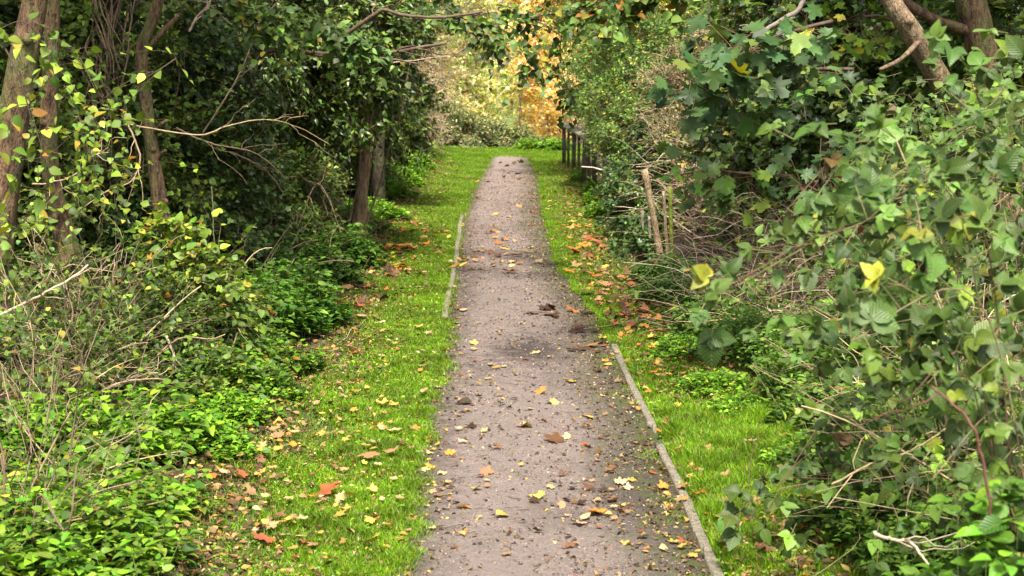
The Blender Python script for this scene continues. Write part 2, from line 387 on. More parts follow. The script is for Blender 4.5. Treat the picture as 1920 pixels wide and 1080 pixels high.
def path_mat():
    m, nt, p = mat_base("trodden_gravel"); geo = N(nt, 'ShaderNodeNewGeometry'); P = geo.outputs['Position']
    sx = N(nt, 'ShaderNodeSeparateXYZ'); nt.links.new(P, sx.inputs[0])
    lu = N(nt, 'ShaderNodeAttribute', attribute_name='luv'); su = N(nt, 'ShaderNodeSeparateXYZ'); nt.links.new(lu.outputs['Vector'], su.inputs[0])
    big, med, fine, grit = noise(nt, 1.3, 4, .6, vec=P), noise(nt, 9, 5, .65, vec=P), noise(nt, 75, 4, .7, vec=P), noise(nt, 210, 2, .6, vec=P)
    c = ramp(nt, fine, .30, .70, (.050, .032, .028), (.40, .275, .245))
    c = mix(nt, c, ramp(nt, med, .32, .68, (.52, .50, .50), (1.15, 1.12, 1.12)), 1.0, 'MULTIPLY')
    c = mix(nt, c, ramp(nt, big, .35, .65, (.82, .80, .80), (1.1, 1.1, 1.1)), 1.0, 'MULTIPLY')
    cr = noise(nt, 32, 5, .75, vec=P)
    c = mix(nt, c, ramp(nt, cr, .38, .62, (.38, .34, .32), (1.45, 1.40, 1.36)), 1.0, 'MULTIPLY')
    mp = N(nt, 'ShaderNodeMapping'); mp.inputs['Scale'].default_value = (1, .55, 1); nt.links.new(P, mp.inputs['Vector'])
    sp1 = noise(nt, 24, 7, .82, vec=mp.outputs[0]); c = mix(nt, c, (.070, .040, .030), mth(nt, 'MULTIPLY', ramp(nt, sp1, .50, .58), .80))
    sp2 = noise(nt, 46, 5, .8, vec=mp.outputs[0]); c = mix(nt, c, (.56, .41, .35), mth(nt, 'MULTIPLY', ramp(nt, sp2, .54, .62), .65))
    c = mix(nt, c, (.020, .015, .013), mth(nt, 'MULTIPLY', ramp(nt, grit, .60, .70), .85))
    c = mix(nt, c, (.34, .28, .25), mth(nt, 'MULTIPLY', ramp(nt, grit, .34, .28), .7))
    # damp dark patches where water stands
    def patch(x0, y0, rx, ry, amt):
        dx = mth(nt, 'DIVIDE', mth(nt, 'SUBTRACT', sx.outputs[0], x0), rx); dy = mth(nt, 'DIVIDE', mth(nt, 'SUBTRACT', sx.outputs[1], y0), ry)
        d = mth(nt, 'SQRT', mth(nt, 'ADD', mth(nt, 'MULTIPLY', dx, dx), mth(nt, 'MULTIPLY', dy, dy)))
        d = mth(nt, 'ADD', d, mth(nt, 'MULTIPLY', mth(nt, 'SUBTRACT', med, .5), 1.6))
        return mth(nt, 'MULTIPLY', ramp(nt, d, .25, 1.0, (1, 1, 1), (0, 0, 0)), amt)
    for q in ((.14, 11.35, .36, .85, .80), (-.18, 10.7, .15, .6, .35), (.30, 10.3, .3, .5, .25), (-.3, 19.4, .4, 1.4, .22), (.15, 22.2, .5, 1.2, .22), (.55, 7.7, .28, 1.1, .45), (.2, 7.2, .25, .35, .3), (-.35, 14.5, .12, 2.5, .25)):
        c = mix(nt, c, (.035, .027, .025), patch(*q))
    # soil and moss creeping in from both edges (luv.x runs 0..1 across the path)
    e = mth(nt, 'ADD', su.outputs[0], mth(nt, 'MULTIPLY', mth(nt, 'SUBTRACT', med, .5), .30))
    re = ramp(nt, e, .66, .97); le = ramp(nt, e, .03, .24, (1, 1, 1), (0, 0, 0))
    c = mix(nt, c, (.034, .024, .016), mth(nt, 'MULTIPLY', mth(nt, 'MAXIMUM', re, le), .80))
    c = mix(nt, c, (.09, .12, .018), mth(nt, 'MULTIPLY', mth(nt, 'MULTIPLY', re, ramp(nt, noise(nt, 11, 5, .75, vec=P), .46, .56)), .95))
    c = mix(nt, c, (.08, .085, .035), mth(nt, 'MULTIPLY', patch(.12, 19.7, .22, 1.0, .5), 1))
    c = mix(nt, c, (.075, .09, .025), mth(nt, 'MULTIPLY', ramp(nt, noise(nt, 3.1, 5, .7, vec=P), .56, .70), .35))
    nt.links.new(c, p.inputs['Base Color']); p.inputs['Roughness'].default_value = .88; p.inputs['Specular IOR Level'].default_value = .3
    bp = N(nt, 'ShaderNodeBump'); bp.inputs['Strength'].default_value = 1; bp.inputs['Distance'].default_value = .035
    nt.links.new(mth(nt, 'ADD', mth(nt, 'ADD', fine, mth(nt, 'MULTIPLY', grit, .5)), mth(nt, 'MULTIPLY', med, 1.2)), bp.inputs['Height']); nt.links.new(bp.outputs[0], p.inputs['Normal'])
    return m

# ---------------------------------------------------------------- ground and path
def grid(xs, ys, zf):
    X, Y = np.meshgrid(xs, ys); Z = zf(X, Y); a, b = len(xs), len(ys)
    i = np.arange((b - 1))[:, None] * a + np.arange(a - 1)[None]
    q = np.stack([i, i + 1, i + 1 + a, i + a], -1).reshape(-1, 4)
    return np.stack([X, Y, Z], -1).reshape(-1, 3), q
xs = np.concatenate([[-400, -150, -60, -25, -14], np.linspace(-9, -3, 16), np.linspace(-2.8, 2.8, 113), np.linspace(3, 9, 16), [14, 25, 60, 150, 400]])
ys = np.concatenate([[-60, -20, -6, -2], np.linspace(0, 5, 12), np.linspace(5.2, 20, 200), np.linspace(20.3, 40, 70), [43, 47, 52, 60, 75, 100, 160, 300, 700]])
def gz_ground(X, Y):
    inp = (X > path_l(Y) - .02) & (X < path_r(Y) + .02) & (Y < 33.6) & (Y > -6)
    return GZ(X, Y) - np.where(inp, .035, 0)
v, q = grid(xs, ys, gz_ground); mb = MB(); mb.add(v, [q]); g = mb.build('ground', ground_mat(), smooth=True); tag(g, 'brown soil and moss under verges and hedges', None, None, 'structure')

rng = np.random.default_rng(5)
ys = np.concatenate([np.linspace(-4, 5, 20), np.linspace(5.05, 34, 640)]); us = np.linspace(0, 1, 61)
U, Y = np.meshgrid(us, ys)
lw = path_l(Y) - .05; rw = path_r(Y) + np.where(Y > 11.8, .03 * np.sin(Y * 4.3) + .03 * np.sin(Y * 11.7) + .02, .01)
X = lw + (rw - lw) * U
Z = GZ(X, Y) + .006 + .014 * np.sin(np.pi * U) + .005 * wob(X, Y, 4.) + .004 * wob(X, Y, 13., 2) + rng.normal(0, .0022, X.shape) - .03 * sm(.05, 0, U) - .03 * sm(.96, 1, U) * (Y > 11.8)
a, b = X.shape[1], X.shape[0]; i = np.arange(b - 1)[:, None] * a + np.arange(a - 1)[None]
q = np.stack([i, i + 1, i + 1 + a, i + a], -1).reshape(-1, 4)
mb = MB(); mb.add(np.stack([X, Y, Z], -1).reshape(-1, 3), [q], luv=np.stack([U, Y * 0, Y * 0], -1).reshape(-1, 3))
tag(mb.build('path', path_mat(), smooth=True), 'straight pinkish grey gravel footpath between grass verges', None, None, 'structure')
def path_z(x, y): return GZ(x, y) + .006 + .014 * np.sin(np.pi * np.clip((x - path_l(y)) / (path_r(y) - path_l(y)), 0, 1))

# loose stones on the path: nobody could count them
rng = np.random.default_rng(6)
n = 26000; y = 5.5 + 24 * rng.random(n) ** 1.6; x = path_l(y) + (path_r(y) - path_l(y)) * rng.random(n)
s = rng.uniform(.0012, .0038, n)  * (1 + y / 22)
oc = np.array([[1, 0, 0], [-1, 0, 0], [0, 1, 0], [0, -1, 0], [0, 0, .8], [0, 0, -.5]]); of = np.array([[0, 2, 4], [2, 1, 4], [1, 3, 4], [3, 0, 4], [2, 0, 5], [1, 2, 5], [3, 1, 5], [0, 3, 5]])
v = oc[None] * s[:, None, None] * rng.uniform(.6, 1.4, (n, 6, 1)) + np.stack([x, y, path_z(x, y) + s * .1], 1)[:, None]
cc = palette(rng, [(5, (.17, .11, .095)), (3, (.30, .21, .185)), (1.2, (.06, .04, .033)), (1.0, (.45, .36, .32))], n, .25)
mb = MB(); mb.add(v.reshape(-1, 3), [(of[None] + (np.arange(n) * 6)[:, None, None]).reshape(-1, 3)], np.repeat(cc, 6, 0))
tag(mb.build('gravel', M_STEM), 'loose small stones and grit strewn over the footpath', None, None, 'stuff')

# ---------------------------------------------------------------- edging boards
def board(ya, yb, side, label, w=.042, name='edging_board', seed=0, tilt=0.):
    rng = np.random.default_rng(seed); n = 26; ys = np.linspace(ya, yb, n)
    xc = (path_l(ys) - .01 if side < 0 else path_r(ys) + .01) + tilt * (ys - ya) + .004 * np.sin(ys * 3 + seed)
    prof = np.array([[-.5, -.10], [-.5, .016], [-.42, .022], [.42, .022], [.5, .016], [.5, -.10]])
    V = np.zeros((n, 6, 3)); V[:, :, 0] = xc[:, None] + prof[None, :, 0] * w + rng.normal(0, .0012, (n, 6)); V[:, :, 1] = ys[:, None]
    V[:, :, 2] = GZ(xc, ys)[:, None] + prof[None, :, 1] + .004 + rng.normal(0, .001, (n, 6))
    i = np.arange(n - 1)[:, None] * 6; k = np.arange(6)[None]; k2 = (k + 1) % 6
    q = np.stack([i + k, i + 6 + k, i + 6 + k2, i + k2], -1).reshape(-1, 4)
    base = (xc[0], ys[0], float(GZ(xc[0], ys[0])))
    mb = MB(); mb.add(V.reshape(-1, 3), [q, np.array([[0, 1, 2, 3, 4, 5], [(n - 1) * 6 + j for j in (5, 4, 3, 2, 1, 0)]])])
    return tag(mb.build(name, M_WOOD, origin=base), label, 'edging board', 'weathered boards edging the gravel path')
board(12.75, 15.5, -1, 'straight grey edging board between left verge and path, nearer length', seed=1)
board(15.56, 21.0, -1, 'long grey edging board between left verge and path, farther length', seed=2)
board(5.2, 6.62, 1, 'short grey edging board at the right path edge, closest to the viewer', seed=3, w=.042)
board(6.66, 8.55, 1, 'worn pale edging board along right path edge beside the bright grass', seed=4, w=.042)
board(8.95, 11.55, 1, 'thin mossy edging board along right path edge, ending at curled brown leaves', seed=5)

# ---------------------------------------------------------------- grass
def grass():
    rng = np.random.default_rng(11); mb = MB()
    def sow(n, y0, y1, xl, xr, dens, h, w, pal, rows):
        y = y0 + (y1 - y0) * rng.random(n); xa = xl(y); xb = xr(y); x = xa + (xb - xa) * rng.random(n)
        d = dens(x, y); k = rng.random(n) < d * (xb - xa) / 1.2; x, y, d = x[k], y[k], d[k]; m = len(x)
        if m == 0: return
        z = GZ(x, y) - .004
        hh = rng.uniform(.5, 1.4, m) * h(x, y) * (1 + .45 * wob(x, y, 9., 2.)); ww = w * (1 + y / 14) * rng.uniform(.7, 1.3, m)
        a = rng.uniform(0, 2 * np.pi, m); lean = rng.normal(0, .45, (m, 2)) * hh[:, None]
        s = np.stack([np.cos(a), np.sin(a), a * 0], 1) * ww[:, None]
        b = np.stack([x, y, z], 1); md = b + np.stack([lean[:, 0] * .35, lean[:, 1] * .35, hh * .6], 1); tp = b + np.stack([lean[:, 0], lean[:, 1], hh], 1)
        col = palette(rng, pal, m, .2) * (1 + .32 * wob(x, y, 3.1, 1.)[:, None] + .25 * wob(x, y, 11., 4.)[:, None]) 
        if rows == 2:
            v = np.stack([b - s, b + s, md + s * .8, md - s * .8, tp], 1).reshape(-1, 3); o = (np.arange(m) * 5)[:, None]
            mb.add(v, [o + np.array([[0, 1, 2, 3]]), o + np.array([[3, 2, 4]])], np.repeat(col, 5, 0))
        else:
            v = np.stack([b - s, b + s, tp], 1).reshape(-1, 3); o = (np.arange(m) * 3)[:, None]
            mb.add(v, [o + np.array([[0, 1, 2]])], np.repeat(col, 3, 0))
    pal = [(6, (.15, .265, .012)), (3, (.21, .33, .016)), (1.5, (.09, .18, .014)), (.9, (.34, .31, .08)), (.5, (.20, .13, .06))]
    def dl(x, y):   # left verge: thins out to bare leaf-strewn soil towards the hedge
        t = (x - hedge_l(y)) / (path_l(y) - hedge_l(y))
        bare = sm(.15, .62, t + .30 * wob(x, y, 2.2, 3.) + .25 * (y > 16)) 
        return .10 + .9 * bare
    def dr(x, y):
        t = (hedge_r(y) - x) / (hedge_r(y) - path_r(y)); lush = ((y < 9.4)) * 1. + (y > 19) * .8
        return .18 + .82 * sm(.1, .7, t * .6 + .45 * lush + .35 * wob(x, y, 2.4, 5.))
    hl = lambda x, y: .030 + .008 * wob(x, y, 2.); hr = lambda x, y: .032 + .026 * ((y < 9.3) & (y > 7.1)) * (x > .84) + .01 * wob(x, y, 3.)
    L = (lambda y: hedge_l(y) - .15, lambda y: path_l(y) + np.where((y > 12.7) & (y < 21.1), -.035, .03) + .03 * np.sin(y * 2.7 + 2 * np.sin(y * 1.1)) * (y < 12.7) + np.abs(rng.normal(0, .05, len(y))) + .03 * wob(y * 0, y, 5., 1.) * (y < 12.7) * (1 - .95 * ((y > 12.7) & (y < 21.1)))); Rr = (lambda y: path_r(y) + np.where(y < 11.6, .04, -.02 + .02 * np.sin(y * 6)), lambda y: hedge_r(y) + .25)
    for (f, dd, hh) in ((L, dl, hl), (Rr, dr, hr)):
        for n, a, b, w, r in ((150000, 5.6, 9.5, .0016, 2), (150000, 9.5, 15, .0017, 2), (130000, 15, 23, .0018, 1), (110000, 23, 34.5, .0018, 1)):
            sow(n, a, b, f[0], f[1], dd, hh, w, pal, r)
    # beyond the end of the path
    sow(60000, 33.0, 36.6, lambda y: y * 0 - 2.2, lambda y: y * 0 + 1.6, lambda x, y: .5 + 0 * x, lambda x, y: .05 + 0 * x, .002, pal, 1)
    # tufts creeping over the right edge of the gravel
    sow(52000, 5.6, 12, lambda y: path_r(y) - .26, lambda y: path_r(y) - .01, lambda x, y: sm(.25, .8, wob(x, y, 4., 2.) + .55 - (path_r(y) - x) * 3.0) * 4, lambda x, y: .016 + 0 * x, .0017, pal, 1)
    sow(9000, 5.6, 32, lambda y: path_l(y) + .012, lambda y: path_l(y) + .07, lambda x, y: sm(.2, .8, wob(x, y, 4., 7.) + .2) * 8, lambda x, y: .018 + 0 * x, .0018, pal, 1)
    sow(12000, 12, 32, lambda y: path_r(y) - .12, lambda y: path_r(y), lambda x, y: sm(.2, .8, wob(x, y, 4., 9.) + .2) * 8, lambda x, y: .02 + 0 * x, .0018, pal, 1)
    tag(mb.build('grass', M_GRASS), 'short lime green grass on the verges beside the path', None, None, 'stuff')
grass()
def weeds():
    r = np.random.default_rng(12); n = 26000; y = 5.6 + 24 * r.random(n) ** 1.5; sd = r.random(n) < .6; t = r.random(n)
    x = np.where(sd, hedge_l(y) - .1 + (path_l(y) - hedge_l(y) + .1) * t, path_r(y) + (hedge_r(y) + .2 - path_r(y)) * t); k = wob(x, y, 3.3, 6.) + r.normal(0, .3, n) > .1; x, y = x[k], y[k]; n = len(x)
    A = r.uniform(0, 6.28, n); c = palette(r, [(4, (.10, .21, .02)), (3, (.16, .29, .03)), (2, (.06, .13, .015)), (.6, (.30, .30, .05))], n, .25); mb = MB()
    inst(mb, LEAF['ov1'], np.stack([x, y, GZ(x, y) + r.uniform(.01, .035, n)], 1), np.stack([np.cos(A), np.sin(A), r.normal(0, .25, n)], 1), np.stack([r.normal(0, .35, n), r.normal(-.1, .35, n), np.ones(n)], 1), r.uniform(.009, .024, n) * (1 + y / 40), c, r)
    tag(mb.build('ground_cover', M_LEAF), 'tiny clover and moss leaves growing through the verge grass', None, None, 'stuff')
weeds()

# ---------------------------------------------------------------- colour sets
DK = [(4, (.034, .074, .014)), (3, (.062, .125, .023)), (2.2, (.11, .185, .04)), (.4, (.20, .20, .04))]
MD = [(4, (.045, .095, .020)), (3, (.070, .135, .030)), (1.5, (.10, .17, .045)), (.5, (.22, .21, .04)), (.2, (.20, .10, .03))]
LIME = [(4, (.11, .20, .03)), (3, (.17, .27, .035)), (1.5, (.07, .13, .03)), (1, (.30, .30, .05)), (.25, (.35, .16, .04))]
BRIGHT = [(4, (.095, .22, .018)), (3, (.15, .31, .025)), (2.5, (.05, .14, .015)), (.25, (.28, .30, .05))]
NEAR = [(4, (.085, .16, .035)), (3, (.12, .21, .055)), (3, (.045, .10, .02)), (1.5, (.19, .30, .05)), (.35, (.34, .34, .05)), (.10, (.16, .07, .03))]
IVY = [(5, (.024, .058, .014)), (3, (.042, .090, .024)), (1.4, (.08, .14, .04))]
ORG = [(4, (.72, .36, .11)), (4, (.74, .52, .22)), (4, (.74, .66, .38)), (.7, (.52, .20, .06)), (1, (.38, .42, .12))]
YEL = [(4, (.50, .55, .30)), (3, (.36, .44, .16)), (2, (.20, .29, .10)), (1.2, (.70, .54, .22)), (3, (.64, .56, .44))]
TAN = (.42, .31, .19)

# ---------------------------------------------------------------- plant builders
def base_of(blobs):
    b = np.array(blobs); x, y = b[:, 0].mean(), b[:, 1].mean(); return (x, y, float(GZ(x, y)))
def main_stems(rng, base, blobs, n, r, spread=.25):
    sm_ = MB(); B = np.array(blobs)
    for i in range(n):
        b = B[rng.integers(len(B))]; e = b[:3] + rng.normal(0, .45, 3) * b[3:6]; e[2] = max(e[2], base[2] + .2)
        s = np.array([base[0] + rng.normal(0, spread), base[1] + rng.normal(0, spread), 0]); s[:2] = s[:2] * .5 + e[:2] * .5; s[2] = GZ(s[0], s[1]) - .03
        rr = r * rng.uniform(.6, 1.2); tubes(sm_, limb(s, e, 8, 0, .12, rng), np.linspace(rr, rr * .35, 8), 6, np.array([.12, .09, .055]) * rng.uniform(.6, 1.5))
    return sm_
def shrub(name, label, cat, blobs, n_tw, leaf, nleaf, size, pal, seed, mat=None, group=None, nst=10, sr=.014, **kw):
    rng = np.random.default_rng(seed); base = base_of(blobs)
    t = thing(name, label, cat, base, group)
    fol, stm = foliage(rng, blobs, n_tw, LEAF[leaf], nleaf, size, pal, **kw)
    fol.build('foliage', mat or M_LEAF, t)
    ms = main_stems(rng, base, blobs, nst, sr)
    for a in ('v', 'c', 'u'): pass
    if stm.v:
        off = ms.n
        for vv, cc, uu in zip(stm.v, stm.c, stm.u): ms.v.append(vv); ms.c.append(cc); ms.u.append(uu); ms.n += len(vv)
        for k, fl in stm.f.items(): ms.f.setdefault(k, []).extend([f + off for f in fl])
    ms.build('branches', M_STEM, t)
    return t
def herb(name, label, region, n, h, leaf, size, pal, seed, mat=None, group=None, cat='leafy plant', spread=.35, per=6, lean=.25):
    """low plant patch: upright stems with leaf whorls; region = list of (x, y, r)"""
    rng = np.random.default_rng(seed); Rg = np.array(region); k = rng.choice(len(Rg), n, p=Rg[:, 2] ** 2 / (Rg[:, 2] ** 2).sum())
    a = rng.uniform(0, 2 * np.pi, n); r = Rg[k, 2] * np.sqrt(rng.random(n)) * (1 + .2 * np.sin(a * 3 + k)); x = Rg[k, 0] + r * np.cos(a); y = Rg[k, 1] + r * np.sin(a) * 1.25
    edge = 1 - .5 * (r / Rg[k, 2]) ** 2
    hh = rng.uniform(h[0], h[1], n) * edge; z = GZ(x, y)
    base = (Rg[:, 0].mean(), Rg[:, 1].mean(), float(GZ(Rg[:, 0].mean(), Rg[:, 1].mean())))
    t = thing(name, label, cat, base, group); fol, stm = MB(), MB()
    b = np.stack([x, y, z], 1); tp = b + np.stack([rng.normal(0, lean, n) * hh, rng.normal(0, lean, n) * hh, hh], 1)
    T = np.linspace(0, 1, 4)[None, :, None]; P = b[:, None] + (tp - b)[:, None] * T
    tubes(stm, P, np.linspace(.0022, .001, 4)[None] * np.ones((n, 1)), 3, (.10, .16, .04), cap=False)
    ss = rng.uniform(.7, 1.25, n); tint = np.exp(rng.normal(0, .22, (n, 1)))
    for lv in (1.0, .72, .45):
        m = n; aa = rng.uniform(0, 6.28, m)
        for j in range(per):
            ang = aa + j * 6.283 / per + rng.normal(0, .25, m)
            out = np.stack([np.cos(ang), np.sin(ang), ang * 0], 1)
            pos = b + (tp - b) * lv + out * .01
            ax = out + np.array([0, 0, .25]) + rng.normal(0, .2, (m, 3)); nn = np.array([0, 0, 1.]) + out * .25 + rng.normal(0, .28, (m, 3))
            s = rng.uniform(size[0], size[1], m) * (1.0 if lv < 1 else .8) * ss
            if j >= per - 1 - (lv < .9): continue
            inst(fol, LEAF[leaf], pos + ax * s[:, None] * .35, ax, nn, s, palette(rng, pal, m, .2) * tint, rng)
    fol.build('foliage', mat or M_LEAF, t); tag(stm.build('stems', M_STEM, t), kind='stuff')
    return t
def canes(rng, n, cx, cy, rx, ry, h, arch, M=9):
    """n arching or tangled dead stems over an elliptical patch of ground"""
    a = rng.uniform(0, 6.28, n); r = np.sqrt(rng.random(n)); x = cx + rx * r * np.cos(a); y = cy + ry * r * np.sin(a)
    d = nrm(np.stack([rng.normal(0, 1, n), rng.normal(0, .8, n), np.abs(rng.normal(0, h[2], n)) + h[3]], 1)); L = rng.uniform(h[0], h[1], n)
    t = np.linspace(0, 1, M)[None, :, None]; b = np.stack([x, y, GZ(x, y) - .02], 1)
    wv = rng.normal(0, .05, (n, 1, 3)) * np.sin(t * rng.uniform(4, 10, (n, 1, 1)) + rng.uniform(0, 6, (n, 1, 1)))
    P = b[:, None] + d[:, None] * L[:, None, None] * t + np.array([0, 0, -1.]) * (arch * L)[:, None, None] * t ** 2 + wv * L[:, None, None]
    P[:, :, 2] = np.maximum(P[:, :, 2], GZ(P[:, :, 0], P[:, :, 1]) + .004)
    return P
def thicket(name, label, cat, spots, n, h, arch, rad, seed, cols, foln=0, leaf='ov3', size=(.03, .05), pal=MD, nbig=6, group=None, part='dead_stem'):
    rng = np.random.default_rng(seed); sp = np.array([s[:4] for s in spots]); base = (sp[:, 0].mean(), sp[:, 1].mean(), float(GZ(sp[:, 0].mean(), sp[:, 1].mean())))
    t = thing(name, label, cat, base, group); tang = MB(); cols = np.array(cols); fol = MB()
    for s in spots:
        m = int(n / len(spots)); P = canes(rng, m, s[0], s[1], s[2], s[3], h, arch + rng.uniform(-.2, .3, m))
        if len(s) > 4: P[:, :, 2] += s[4] * rng.random((m, 1))
        rr = rad * rng.uniform(.4, 1.3, m)
        tubes(tang, P, rr[:, None] * np.linspace(1, .45, P.shape[1])[None], 4, np.clip(cols[rng.integers(len(cols), size=m)] * np.exp(rng.normal(0, .25, (m, 1))), 0, 1), cap=False)
        if foln:
            k = rng.integers(m, size=foln // len(spots)); j = rng.integers(2, P.shape[1], size=len(k)); org = P[k, j]
            D = nrm(rng.normal(0, 1, org.shape) + np.array([-.2 * np.sign(base[0]), -.4, .4]))
            twigs(rng, fol, tang, org, D, rng.uniform(.1, .25, len(k)), D, LEAF[leaf], 5, size, pal, stemcol=(.25, .2, .1))
    tag(tang.build('tangle', M_STEM, t), kind='stuff')
    if foln: fol.build('foliage', M_LEAF, t)
    for i in range(nbig):
        s = spots[i % len(spots)]; P = canes(rng, 1, s[0], s[1] - s[3] * .6, s[2] * .8, s[3] * .3, (h[0] * 1.1, h[1] * 1.1, h[2], h[3]), np.array([arch]), 14)
        c = MB(); tubes(c, P, np.linspace(rad * 1.9, rad * .9, 14)[None], 6, np.clip(cols[i % len(cols)] * 1.1, 0, 1)); c.build(part, M_STEM, t, smooth=True)
    return t

def tree(name, label, cat, trunk, r0, r1, seed, branches=(), crown=None, mat=None, group=None, bumps=.05, flare=.35, knots=()):
    """trunk: control points; branches: list of (points, r0, r1); crown: dict for foliage"""
    rng = np.random.default_rng(seed); P = spline(trunk, 26); base = P[0].copy()
    t = thing(name, label, cat, base, group); mt = mat or M_BARK
    mb = MB(); bark_tube(mb, P, r0, r1, rng, 16, bumps=bumps, flare=flare)
    for (f, s, a) in knots:
        i = int(f * 25); r = np.interp(f, [0, 1], [r0, r1]); d = np.array([math.cos(a), math.sin(a), .35]); tubes(mb, np.array([P[i], P[i] + d * r * (1 + s), P[i] + d * r * (1.15 + s)]), np.array([r * .55, r * .42, r * .2]), 9)
    mb.build('trunk', mt, t, smooth=True)
    for (pp, a, b) in branches:
        m2 = MB(); bark_tube(m2, spline(pp, 18), a, b, rng, 9, bumps=.05); m2.build('branch', mt, t, smooth=True)
    if crown:
        fol, stm = foliage(rng, **crown['f']); fol.build('crown', crown.get('mat', M_LEAF), t)
        if stm.v: tag(stm.build('twigs', M_STEM, t), kind='stuff')
    return t

# ================================================================= LEFT SIDE
# --- far left trunks
tree('tree', 'thickest leaning trunk at the far left, forked low down, with smooth brown bark', 'tree',
     [W(-15, 620, 10.3), W(0, 420, 10.3), W(30, 190, 10.3), W(60, 30, 10.3), W(85, -110, 10.3), W(120, -420, 10.4), W(150, -800, 10.6)], .100, .06, 21,
     branches=[([W(20, 240, 10.3), W(-60, 130, 10.2), W(-180, -60, 10), W(-260, -300, 9.8)], .07, .03), ([W(110, -300, 10.4), W(200, -520, 10.6), W(330, -700, 10.9)], .05, .02)],
     crown=dict(f=dict(blobs=[(-2.7, 10.6, 5.2, 1.4, 1.4, 1.0), (-3.6, 10.4, 4.6, 1, 1.2, .8)], n_tw=1500, leaf=LEAF['ov1'], nleaf=8, size=(.05, .08), pal=LIME)), knots=((.45, .25, -1.2),))
tree('tree', 'upright slender trunk just right of the thick leaning one, bark tan and knobbly', 'tree',
     [W(135, 500, 10.9), W(118, 430, 10.9), W(96, 330, 10.9), W(92, 220, 10.9), W(97, 60, 10.9), W(100, -200, 10.9), W(80, -700, 11)], .068, .042, 22,
     branches=[([W(98, -240, 10.9), W(10, -420, 11.2), W(-40, -640, 11.4)], .03, .012)],
     crown=dict(f=dict(blobs=[(-2.9, 11.3, 5.0, 1.0, 1.0, .9)], n_tw=700, leaf=LEAF['ov1'], nleaf=8, size=(.05, .08), pal=LIME)), knots=((.2, .2, -1.8), (.35, .2, -1.2), (.5, .15, -2)))
tree('tree', 'dark trunk strangled by twisted woody vines, left of the small forked trunk', 'tree',
     [W(205, 740, 12.2), W(208, 560, 12.2), W(200, 380, 12.2), W(205, 200, 12.2), W(208, 30, 12.2), W(215, -250, 12.2), W(215, -700, 12.4)], .075, .055, 23, mat=M_BARKD,
     crown=dict(f=dict(blobs=[(-2.6, 12.6, 5.2, 1.2, 1.2, .9)], n_tw=900, leaf=LEAF['ov1'], nleaf=8, size=(.04, .07), pal=MD)))
tree('tree', 'small smooth grey trunk forking into two limbs near the top left', 'tree',
     [W(305, 430, 11.6), W(298, 370, 11.6), W(285, 280, 11.6), W(272, 180, 11.6), W(266, 95, 11.6), W(284, 40, 11.6), W(302, -30, 11.6), W(330, -300, 11.7)], .052, .034, 24,
     branches=[([W(268, 100, 11.6), W(300, 65, 11.6), W(336, 28, 11.6)], .022, .016), ([W(288, 250, 11.6), W(305, 232, 11.5), W(315, 226, 11.5)], .018, .014), ([W(296, 300, 11.6), W(310, 282, 11.5)], .016, .012)],
     crown=dict(f=dict(blobs=[(-2.2, 11.9, 4.6, .9, .9, .8)], n_tw=600, leaf=LEAF['ov1'], nleaf=8, size=(.05, .08), pal=LIME)), flare=.1, knots=((.3, .2, -1.2), (.45, .15, -2.2), (.12, .25, -.6)))
# --- vines on the strangled trunk
def vine():
    rng = np.random.default_rng(31); t = thing('climbing_vine', 'tangle of bare looping vine stems wound round the dark trunk', 'vine', W(200, 600, 12.1))
    for i in range(26):
        x0 = 200 + rng.normal(0, 16); f = rng.uniform(.4, 1.6); ph = rng.uniform(0, 6); amp = rng.uniform(8, 26); y1 = rng.uniform(-250, 120); y0 = rng.uniform(300, 620)
        pts = [W(x0 + amp * math.sin(ph + f * k) + rng.normal(0, 4), y0 + (y1 - y0) * k / 12, 12.05 + .06 * math.cos(ph + f * k)) for k in range(13)]
        mb = MB(); tubes(mb, spline(pts, 40), np.linspace(.0075, .005, 40) * rng.uniform(.6, 1.3), 6, np.array([.27, .19, .12]) * rng.uniform(.6, 1.2)); mb.build('vine_stem', M_STEM, t, smooth=True)
vine()
def twig_thing(label, pts, r0, r1, col, seed, side=5, d=None, name='bare_branch', leafp=None):
    """one bare branch with a few side twigs; pts in photo pixels with a distance"""
    rng = np.random.default_rng(seed); P = spline([W(*p) for p in pts], 30)
    P += np.cumsum(rng.normal(0, .0022, P.shape), 0)
    t = thing(name, label, 'branch', P[0]); mb = MB(); tubes(mb, P, np.linspace(r0, r1, 30), 7, np.array(col)); bs = mb.build('branch_stem', M_STEM, t, smooth=True)
    for i in range(side):
        k = rng.integers(6, 27); L = rng.uniform(.12, .4); dd = nrm(nrm(P[k] - P[k - 3]) + rng.normal(0, .6, 3)); m2 = MB(); tubes(m2, limb(P[k], P[k] + dd * L, 8, 0, .3, rng), np.linspace(r1 * .8, r1 * .3, 8), 5, np.array(col) * rng.uniform(.8, 1.15)); m2.build('twig', M_STEM, bs)
    if leafp:
        fol = MB(); n = leafp[0]; k = rng.integers(4, 30, n); D = nrm(rng.normal(0, 1, (n, 3))); twigs(rng, fol, None, P[k], D, rng.uniform(.05, .15, n), D, LEAF[leafp[1]], 4, leafp[2], leafp[3]); fol.build('foliage', M_LEAF, t)
    return t
T1, T2, T3 = (.36, .26, .16), (.24, .17, .11), (.14, .095, .07)
twig_thing('pale bent twig arching from the small forked trunk towards the dark holly', [(235, 232, 11.2), (320, 247, 11.2), (380, 252, 11.2), (430, 235, 11.3), (500, 222, 11.5), (560, 238, 11.7), (620, 270, 11.9)], .006, .0025, T1, 41)
twig_thing('kinked brown twig hanging beside the small forked trunk', [(238, 232, 11), (252, 260, 11), (262, 300, 11), (245, 340, 11), (200, 360, 11), (150, 395, 11)], .007, .004, T1, 42)
